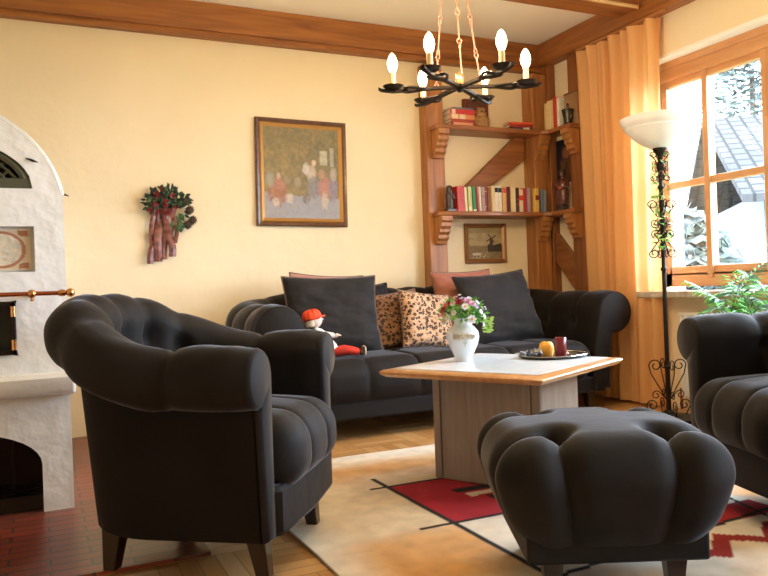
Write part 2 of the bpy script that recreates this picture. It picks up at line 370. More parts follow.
# ------------------------------------------------------------ masonry stove
def stove():
    t = thing('masonry_stove', 'white plastered masonry stove with arched top standing on red brick hearth', 'stove', (-.36, 3.2, .012))
    # local x: 0 = centre (-.36); right side at .46 ; y forward is 0 going to wall 1.6
    D = WY-3.2-.001; z0 = -.012
    fs = MB()
    XR = .455
    # upper body outline (front view) with niche & tile recess left out by strips
    def P(x, zz): return (x, zz+z0)
    def arc(cx, cz, rx, rz, a0, a1, n): return [(cx+rx*math.cos(a0+(a1-a0)*i/n), cz+rz*math.sin(a0+(a1-a0)*i/n)) for i in range(n+1)]
    # lower base with fire arch: right pier, left pier, spandrel
    aw = .345; sp = .20
    arch = arc(0, sp, aw, .15, 0, PI, 20)
    # front slab (0..0.14 deep) as strips between arch and ledge
    top = .47
    rows_f = []
    out = MB()
    for y in (0, .2):
        pass
    # piers
    out.prism([P(aw, 0), P(XR+.0, 0), P(XR, top), P(aw, top)], 0, D)
    out.prism([P(-XR, 0), P(-aw, 0), P(-aw, top), P(-XR, top)], 0, D)
    for i in range(20):
        (xa, za), (xb, zb) = arch[i], arch[i+1]
        out.prism([P(xa, za), P(xa, top), P(xb, top), P(xb, zb)], 0, .5)
    out.box(-aw, aw, .5, D, z0, z0+top)
    out.build('base', m_white, t, smooth=False)
    # ledge
    lg = MB()
    lg.prism([(-.035, .455), (-.05, .475), (-.05, .525), (-.035, .54), (D, .54), (D, .455)], -XR-.02, XR+.02, axis='x')
    l = lg.build('ledge', m_white, t, bevel=.012)
    # upper body with openings
    ub = MB(); y0 = .05
    dw, dz0, dz1 = .27, .63, .84     # stove door
    tw, tz0, tz1 = .33+.0, .955, 1.135   # relief tile recess
    nw, nz0 = .345, 1.285            # niche
    def col(x0, x1, a, b_, yy=y0, ye=D): ub.box(x0, x1, yy, ye, a+z0, b_+z0)
    XU = .455
    col(-XU, XU, .54, dz0); col(-XU, -dw, dz0, dz1); col(dw, XU, dz0, dz1); col(-dw, dw, dz0, dz1, y0+.1)
    col(-XU, XU, dz1, tz0)
    trx = .345
    col(-XU, -trx, tz0, tz1); col(trx, XU, tz0, tz1); col(-trx, trx, tz0, tz1, y0+.045)
    col(-XU, XU, tz1, nz0)
    na = arc(0, nz0, nw, .20, 0, PI, 24)
    def outer(x):   # outer arch height at x
        return 1.20 + .44*math.sqrt(max(0, 1-(x/XU)**2))
    xs = sorted(set([round(-XU+2*XU*i/60, 4) for i in range(61)] + [-nw, nw]))
    for i in range(len(xs)-1):
        a, b_ = xs[i], xs[i+1]
        def low(x): return nz0 + .20*math.sqrt(max(0, 1-(x/nw)**2)) if abs(x) < nw else nz0
        la, lb = low(a), low(b_); oa, ob = max(outer(a), 1.2), max(outer(b_), 1.2)
        if abs(a) >= nw-1e-6 and abs(b_) >= nw-1e-6 and oa < nz0 + .001: la = lb = nz0
        if min(oa, ob) <= nz0: 
            continue
        ub.prism([P(a, la), P(a, oa), P(b_, ob), P(b_, lb)], y0, D)
        if abs((a+b_)/2) < nw: ub.prism([P(a, nz0), P(a, la), P(b_, lb), P(b_, nz0)], y0+.12, D)
    ub.build('chimney_breast', m_white, t, smooth=False)
    # rounded shoulder beading along outer arch edge
    bd = [(x, y0+.012, outer(x)-.014+z0) for x in [XU*.985*math.cos(PI*i/40) for i in range(41)]]
    MB().tube(bd, .013, 8).build('arch_edge', m_white, t)
    # rear mass narrower recess: firebox interior
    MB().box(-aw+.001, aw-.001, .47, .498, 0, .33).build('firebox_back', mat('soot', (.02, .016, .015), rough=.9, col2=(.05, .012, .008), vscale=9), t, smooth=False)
    gr = MB()
    for i in range(8): gr.box(-aw+.002, aw-.002, .05+i*.05, .07+i*.05, .012, .03)
    gr.box(-aw+.002, aw-.002, .045, .055, .0, .06)
    for x in (-.23, -.12, .0, .12, .23): gr.box(x-.006, x+.006, .30, .32, 0, .30)
    gr.build('fire_grate', m_iron, t)
    # stove door
    d = MB(); d.box(-dw, dw, y0+.02, y0+.10, dz0+z0, dz1+z0); dd = d.build('stove_door', mat('stove_black', (.012, .014, .014), rough=.35, metal=.4), t, bevel=.01)
    f = MB(); f.box(-dw, dw, y0-.012, y0+.02, dz0+z0, dz0+.022+z0).box(-dw, dw, y0-.012, y0+.02, dz1-.022+z0, dz1+z0).box(-dw, -dw+.022, y0-.012, y0+.02, dz0+z0, dz1+z0).box(dw-.022, dw, y0-.012, y0+.02, dz0+z0, dz1+z0)
    f.build('door_frame', m_iron, dd, bevel=.004)
    f = MB()
    for sx in (-1, 1):
        for zz in (dz0+.04, dz1-.04): MB().tube([(sx*(dw-.01), y0-.022, zz-.02+z0), (sx*(dw-.01), y0-.022, zz+.02+z0)], .011, 10).build('hinge', m_brass, dd)
    # relief tile
    def tilecol(x, zz):
        # x in -.33...33 -> three tiles repeated each .22, ring pattern
        w = .33; c = (.62, .52, .42)
        px = ((x+.33) % .22)-.11 if False else x
        return c
    tl = MB(); nx, nz = 132, 66; rows = []
    cols = []
    for i in range(nx+1):
        row = []
        for j in range(nz+1):
            x = -.33+.66*i/nx; zz = tz0+.008+(tz1-tz0-.016)*j/nz
            k = int(min(2, max(0, (x+.33)//.22))); xc = -.22+.22*k; u = (x-xc)/.105; v = (zz-(tz0+tz1)/2)/.08; r = math.hypot(u*1.05, v)
            h = 0; c = (.74, .62, .47)
            if .80 < r < .93: c = (.46, .20, .12); h = .004
            elif r <= .80: c = mix3((.62, .58, .50), (.80, .70, .55), .5+.7*fbm(x, zz, 0, 40)); h = .004*(1+fbm(x, zz, 3, 45))
            elif abs(u) > .62 and abs(v) > .66 and r > 1.02: c = (.44, .19, .11); h = .005
            if abs(u) > .97 or abs(v) > .96: c = (.78, .66, .52)
            row.append(Vector((x, y0+.036-h, zz+z0))); cols.append(c)
        rows.append(row)
    tl.grid(rows)
    o = tl.build('relief_tile', attr_mat('relief_tile_paint', .5), t, fix=False)
    setcols(o, cols)
    # lattice grille in the niche
    g = MB(); g.tube([(x*.93, y0+.02, zz*1+z0-.0) for x, zz in arc(0, nz0+.012, nw, .175, 0, PI, 24)], .016, 6)
    g.box(-nw+.004, nw-.004, y0+.004, y0+.035, nz0+z0+.002, nz0+.04+z0)
    import itertools
    for s in (-1, 1):
        for k in range(-18, 19):
            # strips at 45 deg clipped to the half ellipse
            pts = []
            for q in range(41):
                x = -.33+.66*q/40; zz = nz0+.03 + s*(x-k*.043)
                if zz > nz0+.02 and (x/.32)**2+((zz-nz0)/.175)**2 < 1: pts.append((x, y0+.03+(.004 if s > 0 else -.004), zz+z0))
            if len(pts) > 1: g.tube([pts[0], pts[-1]], .006, 6)
    g.build('lattice_grille', mat('grille_bronze', (.10, .105, .07), rough=.45, metal=.4), t)
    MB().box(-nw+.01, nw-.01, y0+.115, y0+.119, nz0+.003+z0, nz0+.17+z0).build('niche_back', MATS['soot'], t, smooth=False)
    # rail
    rz_ = .866
    r = MB(); r.tube([(-.6, -.085, rz_+z0), (XR-.005, -.085, rz_+z0)], .0085, 12)
    r.build('towel_rail', m_copper, t)
    r = MB(); r.ball((XR+.01, -.085, rz_+z0), .017, 8); r.lathe([(.012, -.012), (.014, 0), (.012, .012)], 10, T=Matrix.Translation((XR-.02, -.085, rz_+z0)) @ Matrix.Rotation(PI/2, 4, 'Y'))
    r.build('rail_fitting', m_brass, t)
    for x in (.33, -.3):
        r = MB(); r.ball((x, -.085, rz_+z0), .0165, 8); r.tube([(x, -.085, rz_+z0), (x, y0+.001, rz_-.004+z0)], .007, 8)
        r.ball((x, -.085, rz_-.022+z0), .007, 6)
        r.build('rail_fitting', m_brass, t)
    # small twig-like hooks on the arch edge
    for (x, zz, yy) in ((XU-.01, 1.275, y0+.05), (.335, 1.40, y0)):
        MB().tube([(x-.01, yy, zz+.006+z0), (x+.012, yy-.01, zz-.004+z0), (x+.034, yy-.012, zz-.012+z0)], [.002, .006, .0015], 6).build('hook', m_iron, t)

def setcols(o, cols):
    a = o.data.color_attributes.new('Col', 'FLOAT_COLOR', 'POINT')
    flat = []
    for c in cols: flat += [c[0], c[1], c[2], 1]
    a.data.foreach_set('color', flat)
stove()

# ------------------------------------------------------------ upholstery
def puffy_box(name, hx, hy, z0, z1, rad, lines, buttons, m, parent, step=.012, depth=.03, lw=.05, bd=.03, taper=0., crown=.0, fold=.012, bulge=0.):
    """rounded box with padded creases: lines = plan segments, buttons = plan points"""
    b = MB(); hz = (z1-z0)/2; zc = (z0+z1)/2
    def pos(x, y, z):
        p = Vector((x*hx, y*hy, z*hz)); r = rad
        q = Vector((max(-hx+r, min(hx-r, p.x)), max(-hy+r, min(hy-r, p.y)), max(-hz+r, min(hz-r, p.z))))
        n = p-q
        if n.length < 1e-6: n = Vector((0, 0, 1))
        n.normalize(); p = q+n*r
        dm = 9
        for (ax, ay), (bx, by) in lines:
            dx, dy = bx-ax, by-ay; L2 = dx*dx+dy*dy
            t = max(0, min(1, ((p.x-ax)*dx+(p.y-ay)*dy)/L2)); d = math.hypot(p.x-ax-t*dx, p.y-ay-t*dy); dm = min(dm, d)
        w = sstep(-hz*1.0, -hz*.1, p.z)
        pz = (p.z+hz)/(2*hz)
        off = -depth*math.exp(-(dm/lw)**2)*w - fold*math.exp(-(dm/.007)**2)*w
        for bx, by in buttons:
            d = math.hypot(p.x-bx, p.y-by); off -= bd*math.exp(-(d/.035)**2)*max(0, n.z)
        off += crown*max(0, n.z)*(1-(p.x/hx)**2)*(1-(p.y/hy)**2)
        if bulge: off += bulge*math.sin(PI*min(1, max(0, pz)))*(1-abs(n.z))
        p = p+n*off
        k = 1-taper*max(0, 1-pz)**1.5
        return Vector((p.x*k, p.y*k, p.z+zc))
    nx, ny, nz = [max(4, int(2*h/step)) for h in (hx, hy, hz)]
    ax = lambda n: [-1+2*i/n for i in range(n+1)]
    X, Y, Z = ax(nx), ax(ny), ax(nz)
    for s in (-1, 1):
        b.grid([[pos(x, y, s) for y in Y] for x in X]); b.grid([[pos(x, s, z) for z in Z] for x in X]); b.grid([[pos(s, y, z) for z in Z] for y in Y])
    return b.build(name, m, parent, angle=80)

def upath(xf, xb, w, rc, step=.018):
    """U outline in plan: front of right arm (y=-w) -> back -> front of left arm; returns points, outward normals, arclength"""
    pts = []
    def seg(p, q):
        n = max(2, int(math.dist(p, q)/step))
        for i in range(n): t = i/n; pts.append((p[0]+(q[0]-p[0])*t, p[1]+(q[1]-p[1])*t))
    seg((xf, -w), (xb+rc, -w))
    n = max(4, int(rc*PI/2/step))
    for i in range(n): a = -PI/2-PI/2*i/n; pts.append((xb+rc+rc*math.cos(a), -w+rc+rc*math.sin(a)))
    seg((xb, -w+rc), (xb, w-rc))
    for i in range(n): a = PI-PI/2*i/n; pts.append((xb+rc+rc*math.cos(a), w-rc+rc*math.sin(a)))
    seg((xb+rc, w), (xf, w)); pts.append((xf, w))
    P = [Vector(p) for p in pts]; Ns = []; s = [0]
    for i in range(len(P)):
        a = P[max(0, i-1)]; c = P[min(len(P)-1, i+1)]; t = (c-a).normalized(); Ns.append(Vector((t.y, -t.x)))
        if i: s.append(s[-1]+(P[i]-P[i-1]).length)
    # outward check
    if Ns[0].y > 0: Ns = [-n for n in Ns]
    return P, Ns, s

def section(h, r, oc, zb, z0, ob, lean, flare=.02, n1=14, n2=30, n3=10):
    """(offset, z, weight, k) points: inner face, roll, outer panel"""
    zc = h-r; a0 = PI*.97
    pts = []
    ex, ez = oc+r*math.cos(a0), zc+r*math.sin(a0)
    for i in range(n1):
        t = i/n1; o = lerp(0, ex, t**1.0) + lean*math.sin(PI*t); pts.append((o, lerp(zb, ez, t), .9*min(1, t*3+.1)))
    a1 = -PI*.52
    for i in range(n2+1):
        a = a0+(a1-a0)*i/n2; pts.append((oc+r*math.cos(a), zc+r*math.sin(a), 1 if i < n2*.8 else max(0, 1-(i-n2*.8)/(n2*.2))))
    roll_end = len(pts)
    fx, fz = pts[-1][0], pts[-1][1]
    tx = min(fx+.015, ob+flare); 
    for i in range(n3+1):
        t = i/n3; pts.append((lerp(tx, ob, t), lerp(fz+.012, z0, t), 0))
    return pts, roll_end

def tub(parent, xf, xb, w, rc, hfun, rfun, ocfun, zb, z0, obfun, pleats, buttons, lean=.0, flare=.02, depth=.018, pw=.055, matA=None, matB=None, fr_drop=.0):
    P, Nn, s = upath(xf, xb, w, rc); L = s[-1]
    rows = []; rows2 = []; prof = None
    nI = 14
    for i, p in enumerate(P):
        u = s[i]/L
        pts, re = section(hfun(u), rfun(u), ocfun(u), zb, z0, obfun(u), lean, flare)
        d = min([abs(s[i]-q*L) for q in pleats] or [9])
        endf = min(1, min(s[i], L-s[i])/.05)
        off = depth*(1-math.exp(-(d/pw)**2)) - .010*math.exp(-(d/.010)**2)
        off *= endf
        row = []
        for k, (o, zz, wt) in enumerate(pts[:re]):
            q0 = pts[max(0, k-1)]; q1 = pts[min(re-1, k+1)]; tx, tz = q1[0]-q0[0], q1[1]-q0[1]; ll = math.hypot(tx, tz) or 1
            nx, nz = -tz/ll, tx/ll
            e = off*wt
            for bu, bk in buttons:
                dd = math.hypot(s[i]-bu*L, (k-bk)*.022); e -= .028*math.exp(-(dd/.03)**2)
            e += .004*fbm(s[i]*9, k*.25, 1)*wt
            o2, z2 = o+nx*e, zz+nz*e
            q = p+Nn[i]*o2; row.append(Vector((q.x, q.y, z2)))
        rows.append(row)
        rows2.append([Vector(((p+Nn[i]*o).x, (p+Nn[i]*o).y, zz)) for o, zz, _ in pts[re:]])
        if i == 0: prof = pts
    MB().grid(rows).build('tufted_backrest', matA, parent, angle=80)
    MB().grid(rows2).build('outer_panel', matB, parent, angle=80)
    # arm fronts: padded scroll plates closing both ends
    for sgn in (-1, 1):
        out = [(sgn*(w+o), zz) for o, zz, _ in prof]
        outl = out + [(sgn*(w+.0), z0)]
        cxm = sum(p[0] for p in outl)/len(outl); czm = sum(p[1] for p in outl)/len(outl)
        b = MB()
        n = len(outl)
        ring = lambda k, x: [Vector((x, cc[0], cc[1])) for cc in inset(outl, k)]
        r0 = ring(0, xf-.004); r1 = ring(0, xf+.008); r2 = ring(.005, xf+.018); r3 = ring(.010, xf+.022)
        b.grid([r0, r1, r2, r3], cv=True)
        b.add(r3, [tuple(range(n))]); b.add(r0, [tuple(range(n))])
        b.build('arm_front', matA, parent, angle=60)

def inset(poly, d):
    if d == 0: return list(poly)
    n = len(poly); area = sum(poly[i][0]*poly[(i+1) % n][1]-poly[(i+1) % n][0]*poly[i][1] for i in range(n)); sg = 1 if area > 0 else -1
    out = []
    for i in range(n):
        a = poly[(i-1) % n]; b = poly[i]; c = poly[(i+1) % n]
        tx, tz = c[0]-a[0], c[1]-a[1]; l = math.hypot(tx, tz) or 1
        out.append((b[0]-sg*tz/l*d, b[1]+sg*tx/l*d))
    return out

def leg(parent, x, y, z1, top=.032, bot=.02, rake=0):
    b = MB(); rows = []
    for t in (0, 1):
        h = lerp(bot, top, t); cx = x+rake*(1-t)*.02*(1 if x > 0 else -1); cy = y+(.0)*(1-t)
        rows.append([Vector((cx+sx*h, cy+sy*h, z1*t+(.0 if t == 0 else .01))) for sx, sy in ((-1, -1), (1, -1), (1, 1), (-1, 1))])
    b.grid(rows, cv=True); b.add(rows[0], [(0, 1, 2, 3)]); b.add(rows[1], [(0, 1, 2, 3)])
    return b.build('leg', m_leg, parent, bevel=.003)

def armchair(loc, rz, label):
    t = thing('armchair', label, 'armchair', loc, rz, 'tufted brown velvet tub armchairs')
    w = .272; xf = .29; xb = -.29
    back = lambda u: math.sin(PI*u)
    hf = lambda u: .675+.160*sstep(.19, .45, min(u, 1-u))
    rf = lambda u: .086+.014*sstep(.2, .5, min(u, 1-u))
    of = lambda u: .080+.028*sstep(.2, .5, min(u, 1-u))
    pl = [.16, .34, .42, .5, .58, .66, .84]
    bt = [(q, 12) for q in pl]
    tub(t, xf, xb, w, .25, hf, rf, of, .36, .128, lambda u: .065, pl, bt, flare=.055, matA=m_velvet, matB=m_velvetd, depth=.010, pw=.045)
    a = .09
    seg = [((-.3, a), (.45, a)), ((-.3, -a), (.45, -a))]
    s = puffy_box('seat_cushion', .30, .262, .235, .455, .095, seg, [(.02, a), (.02, -a)], m_velvet, t, depth=.004, lw=.03, bd=.012, crown=.03, fold=.011)
    s.location = (.075, 0, 0)
    # rail: half rounded body base
    b = MB(); poly = [(.33, -w+.005), (.345, 0), (.33, w-.005), (xf+.01, w+.02), (-.1, w+.02), (-.29, .15), (-.29, -.15), (-.1, -w-.02), (xf+.01, -w-.02)]
    b.prism(poly, .125, .27, axis='z'); b.build('seat_rail', m_velvet, t, bevel=.015)
    for x, y in ((.24, -.245), (.24, .245), (-.215, -.235), (-.215, .235)): leg(t, x, y, .135, rake=1)
    return t
def copy_tree(o, parent=None):
    c = o.copy(); COL.objects.link(c); c.parent = parent
    for ch in list(o.children): copy_tree(ch, c)
    return c
ac = armchair((.50, 2.465, .012), math.radians(-36), 'dark brown velvet tub armchair beside the white stove, back to the hearth')
ac2 = copy_tree(ac); ac2.location = (2.40, 1.64, .012); ac2.rotation_euler.z = math.radians(160)
ac2['label'] = 'dark brown velvet tub armchair by the window, cut by the right edge'

def sofa():
    # local x forward = world -y ; local y left = world +x
    t = thing('sofa', 'long dark brown tufted velvet sofa with rolled arms against the back wall', 'sofa', (2.27, 4.22, 0), -PI/2)
    w = .95; xf = .45; xb = -.33
    L = 2*(xf-xb)+2*w
    hf = lambda u: .765+.07*sstep(.16, .30, min(u, 1-u))+.0
    rf = lambda u: .135-.035*sstep(.16, .30, min(u, 1-u))
    of = lambda u: .185-.05*sstep(.16, .30, min(u, 1-u))
    pl = [.07, .16, .235] + [.235+.53*i/8 for i in range(1, 8)] + [.765, .84, .93]
    bt = [(q, 10) for q in pl] + [((pl[i]+pl[i+1])/2, 4) for i in range(len(pl)-1)]
    tub(t, xf, xb, w, .14, hf, rf, of, .38, .14, lambda u: .12, pl, bt, matA=m_velvet, matB=m_velvetd, depth=.009, pw=.06)
    n = 6; seg = []; bu = []
    for k in range(1, n):
        y = -w+2*w*k/n; seg.append(((-.1, y), (.6, y)))
        bu.append((.0, y))
    seg.append(((-.1, -1), (-.1, 1)))
    s = puffy_box('seat_cushion', .40, w-.004, .195, .455, .10, seg, bu, m_velvet, t, step=.014, depth=.010, lw=.035, bd=.015, crown=.01, bulge=.01)
    s.location = (.08, 0, 0)
    rb(-.32, xf+.0, -w-.1, w+.1, .12, .22).build('seat_rail', m_velvet, t, bevel=.012)
    for x, y in ((.36, -.98), (.36, .98), (-.28, -.98), (-.28, .98)): leg(t, x, y, .12)
sofa()

def ottoman():
    t = thing('ottoman', 'large square dark brown velvet ottoman with deep button tufting on the rug', 'ottoman', (1.44, 1.70, .012), math.radians(-25))
    a = .14; e = .6
    seg = []
    for s in (-1, 1):
        for q in (-1, 1):
            seg.append(((s*a, q*a), (s*(a+.02), q*e))); seg.append(((s*a, q*a), (s*e, q*(a+.02))))
    puffy_box('tufted_cushion', .325, .30, .09, .415, .115, seg, [(x, y) for x in (-a, a) for y in (-a, a)], m_velvet, t, depth=.019, lw=.034, bd=.06, taper=.27, crown=.024, fold=.010, step=.008, bulge=.012)
    rb(-.240, .240, -.215, .215, .085, .19).build('skirt', m_velvet, t, bevel=.01)
    for x in (-.165, .165):
        for y in (-.15, .15): leg(t, x, y, .09, .03, .02)
ottoman()

# ------------------------------------------------------------ rug
def rug():
    x0, x1, y0, y1 = .76, 3.0, .9, 3.42
    nx, ny = 200, 230; cols = []; vs = []
    cream = (.70, .58, .42); amber = (.60, .30, .09); pale = (.74, .70, .62); red = (.36, .02, .03); blk = (.02, .018, .018); wine = (.22, .015, .02)
    def zig(x, y):
        for (ax, ay, l) in ((1.72, 1.62, .62), (1.5, 2.02, -1)):
            if l > 0 and ax < x < ax+l:
                c = ay+.035*(1 if ((x-ax)*9) % 2 < 1 else -1)*(abs(((x-ax)*9) % 1-.5)*2)
                if abs(y-c-.12*(x-ax)) < .035: return True
        return False
    for j in range(ny+1):
        for i in range(nx+1):
            x = lerp(x0, x1, i/nx); y = lerp(y0, y1, j/ny)
            n = fbm(x, y, 0, 2.2); n2 = fbm(x, y, 4, 14)
            # amber bands blended over the cream base colour, paler towards left and back edges
            band = max(sstep(.25, .02, abs(y-3.08+.12*n)), sstep(.30, .05, abs(y-2.0+.15*n)) if x < 1.3 else 0, sstep(.3, .05, abs(y-1.95-(x-1.3)*-.2+.1*n)) if 1.3 < x < 1.7 else 0)
            c = mix3(cream, amber, band*.9+.18*n)
            if x < .95: c = mix3(c, pale, sstep(.2, .0, x-x0)*.8)
            if y > 3.2: c = mix3(c, pale, sstep(3.2, 3.38, y)*.6)
            if x > 1.28 and y < 2.25: c = mix3(pale, amber, .55*max(0, n*2.2)+.1)
            if 1.28 < x < 1.95 and 2.25 < y < 2.80:
                c = red
                if 1.42 < x < 1.95: 
                    for cy, cc, xa in ((2.60, blk, 1.48), (2.53, cream, 1.50), (2.46, blk, 1.56)):
                        if x > xa and abs(y-cy-.02*n) < .028: c = cc
            if x > 1.28 and y < 1.32: c = mix3(blk, wine, .5+n)
            if 1.95 < x < 2.35 and 1.78 < y < 2.25: c = red if y < 1.92 or x < 2.1 else pale
            if 1.70 < x < 2.4 and 1.50 < y < 1.76:
                k = (x-1.70)/.7; tri = abs((k*3) % 1-.5)*2
                if abs(y-(1.58+.10*tri+.03*k)) < .036: c = (.30, .03, .03)
            # dark outlines
            if abs(x-1.28) < .011 and 1.3 < y < 2.95: c = blk
            if abs(y-2.80) < .009 and 1.20 < x < 1.95: c = blk
            if abs(y-2.25) < .009 and 1.15 < x < 1.75: c = blk
            if abs(y-1.78-(x-2.0)*.12) < .010 and x > 1.28: c = blk
            if abs(x-2.25-(y-1.8)*.3) < .009 and y < 2.3: c = blk
            if abs(y-1.36) < .02 and x > 1.28: c = blk
            c = tuple(max(0, v*(1+.16*n2)) for v in c)
            cols.append(c); vs.append((x+.003*fbm(0, y, 1, 3), y+.003*fbm(x, 0, 1, 3), .012+.0006*n2))
    me_f = [(j*(nx+1)+i, j*(nx+1)+i+1, (j+1)*(nx+1)+i+1, (j+1)*(nx+1)+i) for j in range(ny) for i in range(nx)]
    b = MB(); b.add(vs, me_f)
    # sides
    per = [j*(nx+1) for j in range(ny+1)] + [ny*(nx+1)+i for i in range(1, nx+1)] + [j*(nx+1)+nx for j in range(ny-1, -1, -1)] + [i for i in range(nx-1, 0, -1)]
    base = len(b.v); b.v += [(vs[k][0], vs[k][1], .001) for k in per]; cols += [mix3(cols[k], (.2, .1, .05), .5) for k in per]
    n = len(per)
    for k in range(n): b.f.append((per[k], per[(k+1) % n], base+(k+1) % n, base+k)); b.mi.append(0)
    o = b.build('rug', attr_mat('rug_wool', .95, .4, 260), fix=False, smooth=False); setcols(o, cols)
    tag(o, 'cream and amber wool rug with red blocks and black lines under the coffee table', 'rug')
rug()

# ------------------------------------------------------------ coffee table
TH = .50
def coffee_table():
    t = thing('coffee_table', 'square coffee table with pale top, wooden rim and grey pedestal base', 'table', (1.80, 2.68, .012), math.radians(27))
    H = TH-.012
    m_rim = wood('table_rim_wood', (.66, .34, .13), (.50, .22, .07), 'x', knots=False, rough=.3, coat=.5)
    hx, hy = .395, .375
    def ringpoly(hx, hy): return [(-hx, -hy), (hx, -hy), (hx, hy), (-hx, hy)]
    b = MB(); rows = []
    for k, zz in ((.055, H), (.012, H-.004), (.0, H-.012), (.004, H-.022), (.022, H-.034), (.08, H-.036)):
        rows.append([Vector((a, c, zz)) for a, c in ringpoly(hx-k, hy-k)])
    b.grid(rows, cv=True); b.build('table_rim', m_rim, t, angle=30)
    rb(-hx+.05, hx-.05, -hy+.05, hy-.05, H-.034, H+.001).build('tabletop', mat('pale_stone_top', (.78, .83, .88), rough=.25, col2=(.72, .77, .82), vscale=20, coat=.2), t, smooth=False)
    m_ped = wood('limed_oak', (.34, .27, .21), (.25, .19, .145), 'z', scale=16, knots=False, rough=.5)
    b = MB(); b.box(-.18, .18, -.255, .255, .0, H-.036); p = b.build('pedestal', m_ped, t, bevel=.006)
    g = MB()
    for y in (-.215, .215): g.box(-.1825, .1825, y-.003, y+.003, .01, H-.04)
    g.build('groove_strip', mat('groove_dark', (.10, .08, .06)), t, smooth=False)
coffee_table()

